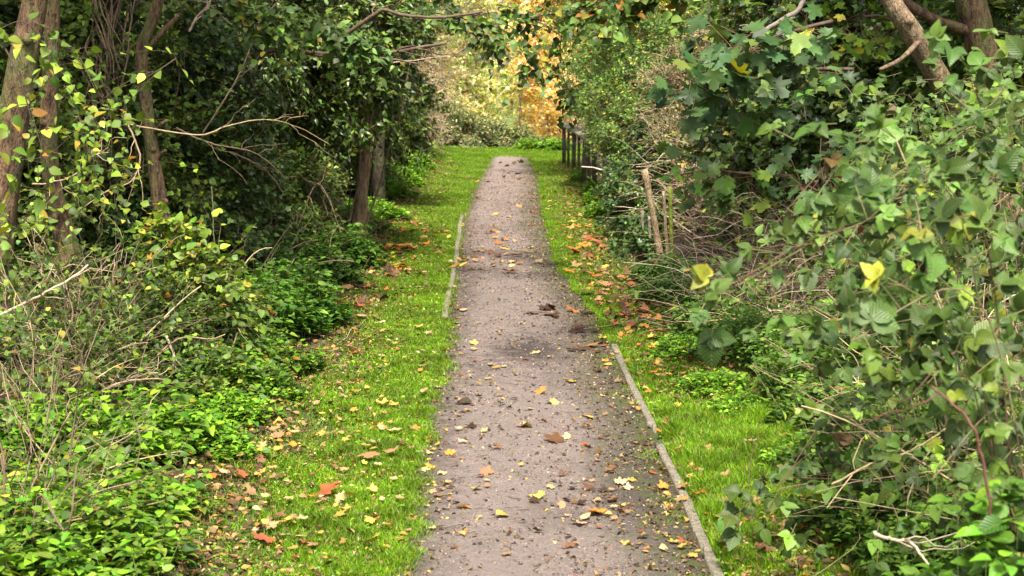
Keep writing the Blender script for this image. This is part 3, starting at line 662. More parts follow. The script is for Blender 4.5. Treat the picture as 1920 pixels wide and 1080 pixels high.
twig_thing('thin tan twig looping low between the second trunk and the vines', [(60, 345, 10.4), (100, 342, 10.4), (140, 325, 10.4), (175, 290, 10.5), (205, 288, 10.6)], .006, .003, T1, 43)
twig_thing('long grey twig lying over the green plants in the left thicket', [(60, 800, 8.6), (120, 765, 8.7), (200, 735, 8.8), (250, 712, 8.9), (300, 704, 9.0)], .008, .004, (.45, .36, .26), 44)
twig_thing('long brown twig lying just above the grey one in the left thicket', [(20, 860, 8.4), (80, 800, 8.5), (150, 755, 8.6), (230, 710, 8.7), (310, 703, 8.9)], .008, .004, (.36, .25, .16), 45)
twig_thing('forked pale stem standing in front of the dark ivy mass', [(312, 630, 9.4), (326, 665, 9.4), (325, 680, 9.4), (316, 730, 9.4), (316, 790, 9.4)], .008, .005, (.46, .37, .26), 46, side=3)
twig_thing('forked dead twig reaching left along the hedge base', [(0, 590, 8.8), (70, 560, 8.8), (110, 540, 8.8), (170, 500, 9)], .009, .005, (.44, .34, .24), 47)
twig_thing('long thin stalk upright in front of the holly shade', [(396, 350, 12.5), (397, 420, 12.5), (398, 500, 12.5), (402, 570, 12.5)], .005, .005, (.42, .35, .25), 48, side=1)
twig_thing('thin fallen stick on the soil of the left verge edge', [(560, 652, 11.6), (600, 660, 11.5), (640, 652, 11.5), (660, 655, 11.4)], .006, .004, (.34, .26, .17), 49, side=1)
twig_thing('brown trailing stem over the bright nettles at bottom left', [(60, 1075, 6.6), (130, 1058, 6.6), (170, 1050, 6.7), (190, 1035, 6.7)], .007, .004, (.30, .20, .12), 50, side=2)
twig_thing('thin brown bramble stem crossing above the bright nettles', [(0, 1015, 6.2), (90, 990, 6.3), (200, 960, 6.5), (300, 940, 6.8), (400, 905, 7.2)], .004, .003, (.28, .22, .10), 51, side=2)

for i, (lab, pts) in enumerate([
    ('thin branching twig low in the holly shade, left of the slim trunks', [(430, 285, 13), (470, 300, 13), (500, 320, 13.2), (530, 360, 13.3)]),
    ('pale twig rising through the holly above the stalk', [(380, 250, 12.5), (420, 190, 12.5), (455, 130, 12.6), (475, 60, 12.8), (480, -20, 13)]),
    ('slack brown twig hanging in the dark holly centre', [(465, 90, 13.4), (470, 130, 13.4), (478, 160, 13.4), (500, 180, 13.4)]),
    ('curved grey twig over the low nettles under the holly', [(560, 420, 14.5), (590, 350, 14.5), (610, 360, 14.4), (640, 440, 14.4)]),
    ('slanting twig crossing the slim leaning trunk foot', [(600, 420, 16.6), (650, 440, 16.6), (690, 400, 16.6)]),
    ('dark twig climbing high between vines and forked trunk', [(225, 170, 11.8), (240, 110, 11.8), (250, 40, 11.8), (262, -30, 11.8)]),
    ('long drooping twig in front of the ivy mass', [(330, 240, 12), (400, 270, 12), (480, 290, 12.2), (530, 330, 12.4)]),
    ('upper twig reaching from the holly over the path gap', [(720, 120, 15.5), (790, 110, 15.5), (850, 100, 15.5), (880, 70, 15.5)])]):
    twig_thing(lab, pts, .007, .0035, [(.26, .19, .12), (.34, .26, .18), (.18, .13, .09)][i % 3], 700 + i, side=7)
# leaves hanging on the bough over the path
def sprig(label, pts, n, seed, leaf='ov3w', size=(.06, .09), pal=MD, cat='branch', mat=None, r=.006, ln=(.12, .3), col=(.07, .048, .034), nleaf=6, shade=.1, name='leafy_branch', spread=.1):
    rng = np.random.default_rng(seed); P = spline([W(*p) for p in pts], 24); t = thing(name, label, cat, P[0]); m = MB(); tubes(m, P, np.linspace(r, r * .4, 24), 7, np.array(col)); m.build('branch_stem', M_STEM, t, smooth=True)
    fol, st = MB(), MB(); k = rng.integers(2, 24, n); D = nrm(rng.normal(0, .6, (n, 3)) + nrm(P[k] - P[k - 2]) * .6 + np.array([0, -.3, 0])); O = nrm(rng.normal(0, .4, (n, 3)) + np.array([0, -.9, .3]))
    twigs(rng, fol, st, P[k] + rng.normal(0, spread * .3, (n, 3)), D, rng.uniform(ln[0], ln[1], n), O, LEAF[leaf], nleaf, size, pal, droop=.35, stemcol=col)
    fol.build('foliage', mat or M_LEAF, t); tag(st.build('twigs', M_STEM, t), kind='stuff'); return t
# --- leafy sprays and shrubs of the left side
shrub('shrub', 'sparse lime-leaved shrub growing among the four left trunks', 'shrub',
      [(-2.25, 10.8, .5, .65, .5, .55), (-1.95, 10.5, .4, .45, .5, .45), (-3.0, 10.0, .3, .5, .5, .45)], 640, 'ov3w', 6, (.035, .07), LIME[:3] + MD[:2] + LIME[3:], 61, shell=.8, keep=1, cjit=.3, ln=(.15, .4), stemcol=(.22, .17, .09))
shrub('shrub', 'airy green shrub showing in the gaps behind the left trunks', 'shrub',
      [(-3.4, 12.3, 1.4, .9, .5, 1.2), (-2.7, 12.6, 1.3, .6, .4, 1.0), (-3.2, 12.3, 2.4, .9, .5, .6), (-3.0, 11.3, 1.4, .28, .2, 1.0)], 2300, 'ov3w', 6, (.032, .06), MD[:3] + LIME[:3], 600, shell=.8, cjit=.3, ln=(.15, .4), stemcol=(.22, .17, .09))
sprig('lime twig wandering across the second trunk at mid height', [(40, 300, 10), (90, 290, 10), (150, 240, 10), (200, 200, 10)], 16, 601, size=(.04, .07), pal=LIME, r=.003, nleaf=4)
for i, (lab, pts) in enumerate([
    ('lime sprig before the foot of the thick left trunk', [(-20, 480, 9), (20, 440, 9), (60, 400, 9), (100, 380, 9)]),
    ('yellow-green sprig between the second trunk and the vines', [(120, 160, 10.2), (150, 220, 10.2), (165, 280, 10.2), (150, 350, 10.2)]),
    ('lime sprig over the vine-wrapped trunk at mid height', [(230, 420, 10.8), (215, 370, 10.8), (235, 320, 10.8), (260, 290, 10.8)]),
    ('round-leaved sprig at the top left corner of the wood', [(-10, 60, 8), (40, 40, 8), (80, 70, 8), (110, 110, 8)])]):
    sprig(lab, pts, 15, 610 + i, size=(.035, .065), pal=LIME + MD[:1], r=.003, nleaf=4)
sprig('olive twig crossing the vines below the loose yellowish sprig', [(250, 330, 11), (200, 300, 11), (160, 330, 11), (120, 400, 11)], 20, 602, size=(.04, .06), pal=LIME + MD, r=.003, nleaf=4)
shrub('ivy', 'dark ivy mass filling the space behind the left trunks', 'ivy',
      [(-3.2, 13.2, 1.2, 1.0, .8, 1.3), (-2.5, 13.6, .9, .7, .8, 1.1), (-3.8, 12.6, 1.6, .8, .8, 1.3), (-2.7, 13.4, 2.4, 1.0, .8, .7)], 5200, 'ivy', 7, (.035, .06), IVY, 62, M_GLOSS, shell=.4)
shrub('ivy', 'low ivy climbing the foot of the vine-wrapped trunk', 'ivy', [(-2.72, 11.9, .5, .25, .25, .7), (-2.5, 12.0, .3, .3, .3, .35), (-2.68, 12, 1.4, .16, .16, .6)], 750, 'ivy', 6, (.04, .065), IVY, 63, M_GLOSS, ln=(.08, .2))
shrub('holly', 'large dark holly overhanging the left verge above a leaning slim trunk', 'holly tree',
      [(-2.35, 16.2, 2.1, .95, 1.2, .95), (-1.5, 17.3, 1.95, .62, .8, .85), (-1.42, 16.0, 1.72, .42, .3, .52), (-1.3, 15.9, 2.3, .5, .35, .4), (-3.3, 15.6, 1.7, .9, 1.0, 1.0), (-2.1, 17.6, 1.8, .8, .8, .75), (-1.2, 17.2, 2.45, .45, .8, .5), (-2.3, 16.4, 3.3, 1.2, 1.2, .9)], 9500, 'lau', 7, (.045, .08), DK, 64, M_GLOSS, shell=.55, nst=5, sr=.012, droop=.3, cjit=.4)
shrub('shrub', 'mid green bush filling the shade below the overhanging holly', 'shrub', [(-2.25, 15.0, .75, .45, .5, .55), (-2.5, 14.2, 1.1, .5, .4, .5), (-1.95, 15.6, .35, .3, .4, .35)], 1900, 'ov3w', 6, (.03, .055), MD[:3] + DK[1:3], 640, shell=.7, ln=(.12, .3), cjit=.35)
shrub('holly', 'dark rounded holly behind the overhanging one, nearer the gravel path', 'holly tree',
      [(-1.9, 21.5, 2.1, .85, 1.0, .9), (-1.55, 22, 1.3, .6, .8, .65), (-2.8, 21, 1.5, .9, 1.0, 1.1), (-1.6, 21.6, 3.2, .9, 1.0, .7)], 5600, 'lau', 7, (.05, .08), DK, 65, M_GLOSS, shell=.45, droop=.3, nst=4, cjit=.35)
shrub('shrub', 'mid green shrub low behind the two slim trunks', 'shrub',
      [(-2.6, 17.5, .45, .7, 1.0, .5), (-2.5, 19.5, .5, .5, 1.1, .55), (-3.2, 16, .5, .7, 1, .7), (-2.3, 15.2, .35, .4, .6, .4)], 4200, 'ov1', 6, (.035, .06), MD, 66, shell=.4)
shrub('shrub', 'leafy shrub along the left verge beyond the slim trunks', 'shrub',
      [(-2.2, 24, .5, .6, 1.6, .65), (-2.3, 27, .55, .7, 1.6, .8), (-2.5, 24, 1.3, .7, 1.5, .8)], 4200, 'ov1', 6, (.045, .07), MD, 67, shell=.4)
shrub('shrub', 'brown twiggy half-bare shrub closing the left hedge by the path end', 'shrub',
      [(-2.1, 31, 1.2, .75, 1.4, 1.1), (-1.8, 32.5, .8, .6, 1.2, .8), (-2.3, 30, 2.3, .8, 1.2, .8), (-1.75, 34, 1.6, .6, 1, .9)], 3000, 'quad', 4, (.04, .065), [(3, (.22, .24, .09)), (2, (.34, .24, .15)), (1.5, (.12, .20, .06)), (1.5, (.45, .40, .14))], 68, shell=.8, stemcol=(.42, .30, .22), nst=60, sr=.012, stem_r=.006, ln=(.3, .7))
# slim trunks
tree('tree', 'slim leaning trunk on the left verge, pale above and dark at its foot', 'tree',
     [W(672, 480, 16.6), W(674, 420, 16.6), W(680, 340, 16.6), W(686, 280, 16.6), W(690, 150, 16.7), W(700, -50, 16.8)], .075, .05, 71, flare=.2, bumps=.08, mat=M_BARKP,
     branches=[([W(690, 60, 17), W(720, 28, 16.6), W(760, 34, 16.4), W(830, 36, 16.2), W(890, 27, 16), W(960, 22, 15.8), W(1010, 40, 15.7), W(1070, 80, 15.6)], .026, .008),
               ([W(928, 26, 16), W(950, 45, 15.9), W(970, 60, 15.9), W(990, 88, 15.8)], .008, .004), ([W(925, 30, 16), W(940, 5, 16), W(960, -40, 16)], .012, .008)])
tree('tree', 'short dark straight trunk on the left verge, behind the leaning slim one', 'tree',
     [W(711, 404, 21), W(711, 360, 21), W(710, 310, 21), W(712, 200, 21.2), W(715, 50, 21.3)], .082, .06, 72, mat=M_BARKD, flare=.1)
twig_thing('long dark bough running level through the holly towards the path', [(440, 86, 13.6), (520, 92, 13.6), (600, 98, 13.7), (660, 97, 13.8), (730, 95, 13.9), (790, 88, 14), (835, 80, 14)], .024, .011, (.12, .08, .055), 73, side=8)
twig_thing('second dark bough below the level one, sloping down to the right', [(410, 110, 13.5), (470, 104, 13.5), (540, 90, 13.4), (600, 105, 13.5), (700, 108, 13.6), (780, 122, 13.7)], .015, .007, (.13, .09, .06), 74, side=6)
twig_thing('upper dark bough rising from the holly then level over the verge', [(640, 70, 13.9), (700, 30, 13.8), (720, 20, 13.8), (760, 32, 13.8), (830, 36, 13.8), (900, 24, 13.8)], .018, .010, (.12, .08, .055), 740, side=6)
twig_thing('grey angular twig in the canopy right of the forked trunk', [(355, 60, 12), (372, 30, 12), (395, 5, 12), (400, -30, 12)], .009, .006, (.33, .25, .18), 75, side=4)
twig_thing('crooked pale twig crossing the canopy above the level bough', [(335, 0, 12.6), (385, 6, 12.6), (430, 45, 12.8), (470, 50, 12.9), (500, 20, 13), (530, -10, 13)], .008, .005, (.33, .25, .18), 76, side=6)
sprig('leafy bough reaching across the path top from the holly side', [(700, 20, 15.9), (780, 20, 15.9), (860, 30, 15.8), (940, 28, 15.7), (1010, 38, 15.6)], 36, 81, size=(.06, .10), pal=MD)
sprig('small hanging spray of round leaves over the middle of the path', [(905, 45, 15.5), (940, 55, 15.5), (965, 75, 15.5), (985, 105, 15.5), (1000, 118, 15.5)], 16, 82, size=(.06, .10), pal=DK)
sprig('spray of pale green leaves in front of the dark holly', [(560, 20, 13), (610, 50, 13), (650, 80, 13), (700, 90, 13)], 42, 83, size=(.06, .1), pal=[(3, (.07, .14, .05)), (2, (.10, .19, .06)), (1, (.05, .10, .03))])
sprig('spray of dull green leaves high left of the bough', [(400, -20, 12), (470, 20, 12), (520, 50, 12.2), (560, 60, 12.4)], 60, 84, size=(.05, .08), pal=MD)
sprig('close out-of-focus sprig of lime leaves over the thick left trunk', [(-30, 30, 6.5), (20, 110, 6.4), (50, 190, 6.4), (60, 260, 6.4), (30, 330, 6.4)], 12, 85, size=(.04, .065), pal=LIME, r=.004, nleaf=4)
sprig('loose lime sprig dangling left of the vine-wrapped trunk', [(120, 90, 8.2), (150, 110, 8.2), (190, 190, 8.2), (215, 205, 8.2)], 9, 86, size=(.05, .08), pal=LIME, r=.004, nleaf=3)
sprig('loose yellowish sprig dangling beside the small forked trunk', [(330, 110, 9), (300, 130, 9), (270, 150, 9), (240, 190, 9), (225, 215, 9)], 13, 87, size=(.045, .07), pal=LIME, r=.004, nleaf=3)
sprig('lime leafy sprig standing before the dark ivy, right of forked trunk', [(390, 560, 10.6), (385, 500, 10.6), (370, 470, 10.6), (340, 440, 10.6), (300, 420, 10.6)], 32, 88, size=(.05, .08), pal=LIME, r=.005, nleaf=5)
# thickets and low plants
thicket('bramble', 'dry tan bramble thicket below the left trunks', 'bramble', [(-2.42, 8.7, .30, .6), (-2.45, 9.6, .25, .5), (-2.8, 9.9, .4, .5, .3)], 400, (.4, .95, .55, .7), .15, .0036, 91, [(.26, .18, .11), (.16, .105, .065), (.36, .27, .175), (.09, .06, .04), (.20, .14, .085)], foln=800, size=(.03, .055), pal=MD + IVY[:1] + LIME[:1], nbig=12)
shrub('shrub', 'low mixed green undergrowth round the feet of vine-wrapped and forked trunks', 'shrub', [(-2.15, 10.0, .3, .4, .5, .38), (-1.95, 10.6, .3, .35, .4, .32), (-2.3, 9.3, .25, .35, .5, .3), (-1.85, 9.6, .15, .22, .4, .2)], 1500, 'ov3w', 6, (.028, .055), MD[:3] + IVY[:2] + LIME[:1], 912, shell=.7, ln=(.1, .3), cjit=.3, stemcol=(.2, .14, .08))
shrub('ivy', 'small-leaved ivy threaded through the dry bramble thicket on the left', 'ivy', [(-2.5, 10.3, .35, .6, .5, .45), (-2.1, 9.9, .3, .35, .4, .35), (-2.7, 9.2, .35, .4, .4, .35)], 520, 'ivy', 5, (.03, .05), IVY + MD[:2], 911, shell=.9, ln=(.1, .3))
thicket('bramble', 'smaller dead stem clump in the gap under the holly', 'bramble', [(-2.2, 12.6, .5, .8), (-2.0, 14.3, .4, .8), (-1.95, 17.2, .25, .4)], 300, (.4, 1.0, .9, .6), .3, .0045, 92, [(.40, .30, .19), (.26, .18, .11), (.15, .10, .06)], foln=260, size=(.03, .045), pal=IVY, nbig=5)
grp = 'green plant clumps along the left hedge foot'
thicket('bramble', 'dead upright stems standing in the nettles at the far left edge', 'bramble', [(-2.0, 7.0, .14, .4), (-2.15, 7.8, .2, .4), (-1.85, 6.5, .1, .2)], 120, (.3, .8, .35, .8), .1, .0035, 90, [(.26, .19, .12), (.18, .125, .08), (.13, .09, .06)], foln=90, size=(.03, .05), pal=MD, nbig=6)
herb('nettle_clump', 'brightest nettle clump, filling the bottom left corner', [(-1.75, 7.0, .42), (-1.6, 6.3, .35), (-1.95, 6.2, .4)], 300, (.05, .26), 'ov7', (.035, .07), BRIGHT + LIME[:1], 101, group=grp)
herb('nettle_clump', 'bright nettle clump between dry brambles and mossy grass', [(-1.95, 7.9, .4), (-1.68, 8.3, .28), (-2.2, 7.7, .3)], 340, (.05, .28), 'ov7', (.035, .07), BRIGHT, 102, group=grp)
herb('nettle_clump', 'low green clump spilling onto the moss beside the dry brambles', [(-1.5, 9.0, .2), (-1.45, 9.6, .2), (-1.4, 8.2, .15)], 260, (.03, .13), 'ov3w', (.025, .045), BRIGHT, 108, group=grp)
herb('nettle_clump', 'medium green clump at the foot of the dry brambles', [(-1.7, 9.7, .38), (-1.5, 10.4, .28)], 380, (.08, .26), 'ov3w', (.03, .06), MD + BRIGHT[:1], 103, group=grp)
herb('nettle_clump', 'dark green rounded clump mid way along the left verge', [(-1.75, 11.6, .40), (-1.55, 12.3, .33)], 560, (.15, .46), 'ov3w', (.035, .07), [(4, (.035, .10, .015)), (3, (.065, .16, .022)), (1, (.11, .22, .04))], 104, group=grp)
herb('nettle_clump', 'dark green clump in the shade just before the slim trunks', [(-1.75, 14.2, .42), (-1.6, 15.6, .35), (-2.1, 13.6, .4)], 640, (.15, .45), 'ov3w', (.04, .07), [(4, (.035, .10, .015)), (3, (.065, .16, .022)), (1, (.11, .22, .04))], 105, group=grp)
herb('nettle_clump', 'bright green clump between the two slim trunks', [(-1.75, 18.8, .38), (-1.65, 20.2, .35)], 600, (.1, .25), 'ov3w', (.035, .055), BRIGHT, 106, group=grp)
herb('nettle_clump', 'long green clump edging the verge beyond the short dark trunk', [(-1.75, 23, .4), (-1.8, 25, .4), (-1.8, 27, .4), (-1.7, 29, .35)], 1100, (.1, .3), 'quad', (.045, .07), BRIGHT, 107, group=grp)

# back rows on the left
grp = 'dark shrubs standing deep in the left wood'
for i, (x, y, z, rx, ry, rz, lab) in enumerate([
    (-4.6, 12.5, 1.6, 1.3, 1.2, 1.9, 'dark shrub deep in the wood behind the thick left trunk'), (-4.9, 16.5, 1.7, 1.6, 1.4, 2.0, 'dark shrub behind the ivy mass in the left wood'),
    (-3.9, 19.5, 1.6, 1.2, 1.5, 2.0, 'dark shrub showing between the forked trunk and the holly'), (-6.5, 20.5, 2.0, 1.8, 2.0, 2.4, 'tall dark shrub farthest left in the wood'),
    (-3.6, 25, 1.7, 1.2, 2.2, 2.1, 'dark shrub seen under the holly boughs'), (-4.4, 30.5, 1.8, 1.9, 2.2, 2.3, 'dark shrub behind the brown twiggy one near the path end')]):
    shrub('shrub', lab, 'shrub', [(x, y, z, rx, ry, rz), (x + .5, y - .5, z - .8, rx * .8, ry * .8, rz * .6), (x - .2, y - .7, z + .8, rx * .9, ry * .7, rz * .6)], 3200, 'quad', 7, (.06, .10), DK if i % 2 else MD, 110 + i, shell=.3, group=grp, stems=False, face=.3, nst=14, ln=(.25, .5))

# ================================================================= RIGHT SIDE
# --- fence
def fence():
    t = thing('wooden_fence', 'low old wooden fence with pale flat top rail, half hidden by a leafy bush', 'fence', (1.0, 31, 0))
    def pos(y): return .95 + (31 - y) * .032
    rng = np.random.default_rng(121)
    m = MB(); P = np.array([[pos(y), y, .74 + .012 * math.sin(y)] for y in np.linspace(31.3, 23.2, 10)])
    n = len(P); pr = np.array([[-.075, -.022], [-.075, .018], [.075, .03], [.075, -.022]]); V = P[:, None] + np.stack([pr[:, 0], pr[:, 0] * 0, pr[:, 1]], 1)[None]
    i = np.arange(n - 1)[:, None] * 4; k = np.arange(4)[None]; k2 = (k + 1) % 4
    m.add(V.reshape(-1, 3), [np.stack([i + k, i + k2, i + 4 + k2, i + 4 + k], -1).reshape(-1, 4), np.array([[3, 2, 1, 0], [n * 4 - 4, n * 4 - 3, n * 4 - 2, n * 4 - 1]])]); m.build('top_rail', M_WOOD, t)
    for j, y in enumerate((31.1, 29.9, 28.6, 27.4, 26.3, 25.2, 24.1)):
        x = pos(y); w = .022 if j % 2 else .034; h = .717; g0 = float(GZ(x, y)) - .1; dx, dy = rng.normal(0, .01, 2)
        b = np.array([[-w, -w], [w, -w], [w, w], [-w, w]]); V = np.array([[x + a + dx * (zz > 0), y + c + dy * (zz > 0), zz] for zz in (g0, h) for a, c in b])
        m = MB(); m.add(V, [np.array([[0, 1, 5, 4], [1, 2, 6, 5], [2, 3, 7, 6], [3, 0, 4, 7], [4, 5, 6, 7], [3, 2, 1, 0]])]); m.build('post', M_POST, t)
fence()
def stake(label, a, b, r, mat, seed):
    rng = np.random.default_rng(seed); A, B = W(*a), W(*b); A[2] = min(A[2], float(GZ(A[0], A[1]))) - .05; P = limb(A, B, 12, 0, .01, rng); m = MB(); bark_tube(m, P, r, r * .9, rng, 8, bumps=.06)
    tag(m.build('wooden_stake', mat, origin=A), label, 'stake', 'old wooden stakes in the right hedge')
stake('tallest leaning stake of split pale wood in the right hedge', (1243, 476, 16), (1208, 318, 15.9), .034, M_STAKE, 131)
stake('upright brown stake just behind the leaning pale one', (1253, 470, 16.3), (1244, 358, 16.3), .017, M_STAKE, 132)
stake('yellow-green mossy upright stake right of the brown ones', (1261, 470, 16.4), (1256, 350, 16.4), .021, M_STAKEG, 133)
stake('thin grey stake left of the leaning one, low in the hedge', (1221, 480, 16.4), (1217, 405, 16.4), .016, M_WOOD, 134)
stake('greyest thin stake deepest left in the hedge', (1207, 470, 16.6), (1204, 395, 16.6), .016, M_WOOD, 135)
twig_thing('pale bare stick poking out of the hedge below the fence rail', [(1160, 326, 21), (1130, 318, 21), (1105, 314, 21), (1088, 313, 21)], .010, .007, (.5, .42, .32), 136, side=0)

shrub('shrub', 'small-leaved green bush spilling over the near end of the fence', 'shrub',
      [(1.45, 23.5, 1.30, .50, 1.3, .58), (1.5, 22.3, .95, .42, 1.0, .5), (1.15, 25, 1.6, .42, .9, .5), (1.7, 24, 2.1, .65, 1.2, .6), (2.1, 22, 1.3, .6, 1.0, .8)], 7000, 'quad', 7, (.032, .055), [(4, (.075, .17, .04)), (3, (.12, .24, .055)), (1, (.04, .10, .03)), (.6, (.42, .38, .07))], 141, shell=.45, ln=(.15, .35))
shrub('shrub', 'yellow-flecked leafy tree top above the fence bush', 'shrub',
      [(1.6, 27.5, 2.5, .9, 1.2, .9), (2.6, 26.5, 2.6, 1.0, 1.2, 1.0), (1.1, 29, 3.1, .9, 1, .6), (2.9, 27, 1.5, .9, 1.3, 1.2), (1.7, 27, 3.6, 1.6, 1.2, .7)], 5600, 'quad', 6, (.05, .08), [(3, (.18, .27, .06)), (2, (.28, .36, .09)), (2, (.10, .17, .04)), (1.8, (.62, .50, .10)), (.7, (.62, .32, .07))], 142, shell=.65, stemcol=(.20, .14, .10), stem_r=.005)
shrub('ivy', 'low glossy ivy bank between the fence and the stakes', 'ivy',
      [(1.45, 20, .35, .42, .9, .42), (1.4, 18.5, .3, .38, .9, .38), (1.75, 19, .75, .45, 1.0, .5), (1.25, 16.8, .1, .25, .6, .22)], 5200, 'ivy', 6, (.035, .055), [(4, (.03, .075, .02)), (3, (.05, .11, .03)), (1, (.08, .14, .05)), (.3, (.2, .2, .05))], 143, M_GLOSS, shell=.4, ln=(.1, .25))
shrub('shrub', 'brown-tinged hedge bush behind the stakes', 'shrub',
      [(1.9, 19.2, 1.5, .5, .9, .6), (2.3, 18.2, 1.0, .5, .7, .8), (2.6, 19, 1.9, .7, .9, .8), (1.75, 18.3, 1.05, .3, .6, .4)], 4200, 'quad', 6, (.03, .055), [(3, (.07, .12, .04)), (2, (.16, .14, .08)), (2, (.04, .08, .02)), (.8, (.30, .24, .10))], 144, shell=.6, stemcol=(.34, .25, .17), nst=60, stem_r=.004, sr=.009)
shrub('shrub', 'dark broad-leaved shrub behind the dry grass heap', 'shrub',
      [(2.6, 14.5, 1.2, .9, .8, 1.0), (3.4, 14, 1.6, .9, .8, 1.3), (2.2, 15.5, 1.4, .6, .7, .7), (2.9, 15, 2.6, 1.2, .9, .7)], 4600, 'ivy', 6, (.05, .085), DK + [(1, (.09, .15, .05))], 145, M_GLOSS, shell=.45)
shrub('ivy', 'ivy-covered column of glossy leaves left of the leaning tan trunk', 'ivy', [(2.25, 12.3, 2.3, .22, .22, .9), (2.3, 12.3, 1.5, .35, .3, .5)], 1200, 'ivy', 6, (.04, .07), IVY, 146, M_GLOSS, ln=(.1, .25))
# --- leaning trunks at the top right
tree('tree', 'leaning smooth tan trunk with dark knots, upper right among brambles', 'tree',
     [W(1950, 560, 10.9), W(1870, 340, 10.8), W(1800, 210, 10.8), W(1762, 150, 10.7), W(1710, 60, 10.6), W(1662, -20, 10.6), W(1560, -300, 10.6), W(1500, -650, 10.7)], .082, .055, 151, bumps=.04, mat=M_BARKT,
     branches=[([W(1725, 75, 10.6), W(1690, 110, 10.3), W(1650, 130, 10.1)], .018, .01)],
     crown=dict(f=dict(blobs=[(2.2, 10.8, 4.6, 1.3, 1.2, .9)], n_tw=900, leaf=LEAF['ov1'], nleaf=8, size=(.05, .09), pal=MD)), knots=((.62, .12, -1.6), (.5, .1, -2.0)))
tree('tree', 'thick reddish trunk beyond the leaning tan one, nearly hidden', 'tree',
     [W(1880, 380, 11.8), W(1860, 220, 11.8), W(1835, 60, 11.8), W(1815, -40, 11.8), W(1790, -400, 12), W(1800, -800, 12)], .12, .085, 152, bumps=.06,
     branches=[([W(1822, 60, 11.8), W(1760, 40, 11.6), W(1690, 0, 11.4), W(1640, -50, 11.2)], .04, .025)],
     crown=dict(f=dict(blobs=[(3.2, 11.9, 5.0, 1.4, 1.3, .9)], n_tw=900, leaf=LEAF['ov1'], nleaf=8, size=(.05, .09), pal=MD)))
twig_thing('pale grey bare branch slanting through the canopy right of the maple leaves', [(1510, -10, 11), (1490, 20, 11), (1450, 45, 11), (1415, 66, 11)], .018, .012, (.30, .25, .21), 153, side=3)
# --- maple bough with big dark leaves
def maple_bough(label, pts, n, seed, size, pal, r=.012):
    rng = np.random.default_rng(seed); P = spline([W(*p) for p in pts], 24); t = thing('maple_branch', label, 'branch', P[0]); m = MB(); tubes(m, P, np.linspace(r, r * .4, 24), 7, (.09, .06, .045)); m.build('branch_stem', M_STEM, t, smooth=True)
    fol, st = MB(), MB(); k = rng.integers(3, 24, n); D = nrm(rng.normal(0, .7, (n, 3)) + np.array([0, -.4, -.2])); L = rng.uniform(.1, .32, n)
    q = P[k] + D * L[:, None]; tubes(st, P[k][:, None] + (q - P[k])[:, None] * np.linspace(0, 1, 4)[None, :, None], np.full((n, 4), .002), 3, (.2, .1, .06), cap=False)
    ax = nrm(rng.normal(0, .7, (n, 3)) + np.array([0, -.5, -.6])); nn = nrm(np.array([0, -.6, .75]) + rng.normal(0, .33, (n, 3)))
    for j in range(3):
        s_ = np.arange(n) % 3 == j; inst(fol, L_maple(.2, 40 + j), q[s_], ax[s_], nn[s_], rng.uniform(size[0], size[1], s_.sum()), palette(rng, pal, s_.sum(), .18), rng)
    tag(st.build('twigs', M_STEM, t), kind='stuff'); fol.build('foliage', M_LEAF, t)
MPL = [(5, (.030, .075, .030)), (3, (.045, .10, .04)), (1, (.09, .15, .04)), (.2, (.35, .32, .05))]
maple_bough('dark blue-green maple bough hanging highest right of the path', [(1560, 40, 10), (1480, 60, 9.9), (1400, 90, 9.8), (1330, 120, 9.7), (1270, 140, 9.7)], 95, 161, (.09, .15), MPL)
maple_bough('second maple bough just below, spreading left of the bare grey branch', [(1600, 130, 10.4), (1520, 130, 10.3), (1440, 140, 10.2), (1380, 170, 10.1), (1330, 175, 10)], 60, 162, (.09, .15), MPL)
maple_bough('low maple spray over the stakes in the right hedge', [(1480, 330, 12), (1400, 325, 12), (1330, 320, 12.1), (1290, 325, 12.2), (1260, 330, 12.3)], 46, 163, (.08, .13), [(3, (.06, .12, .03)), (2, (.035, .08, .025)), (1, (.14, .22, .04))])
maple_bough('lime-green maple spray between the grey branch and tan trunk', [(1700, 60, 12.3), (1650, 30, 12.2), (1590, 40, 12.1), (1540, 60, 12.1)], 50, 164, (.06, .10), [(3, (.14, .25, .03)), (2, (.09, .17, .03)), (.6, (.35, .36, .05))])
maple_bough('mid green maple spray right of the low one, over dry stems', [(1720, 330, 10), (1640, 300, 9.9), (1560, 330, 9.8), (1500, 350, 9.8)], 50, 165, (.07, .12), MPL)
sprig('spray of green leaves hanging in from the top right of the path', [(1320, -40, 11), (1250, -10, 11), (1180, 10, 11), (1120, 20, 11)], 60, 166, size=(.05, .09), pal=MD)
sprig('green spray arching inward from the right over the far path', [(1200, -20, 14), (1140, 10, 14), (1070, 25, 14), (1010, 30, 14), (975, 50, 14)], 40, 168, size=(.05, .08), pal=MD + DK[:1])
sprig('leafy twig drooping from the left holly at the gap edge', [(780, -20, 14.5), (850, 20, 14.5), (900, 60, 14.5), (925, 95, 14.5)], 34, 169, size=(.05, .08), pal=MD + DK[:1])
sprig('dark rounded-leaf spray dropping beside the orange trees', [(1090, -30, 15), (1060, 40, 15), (1050, 100, 15), (1060, 160, 15.2), (1070, 200, 15.4)], 38, 167, size=(.05, .08), pal=DK)
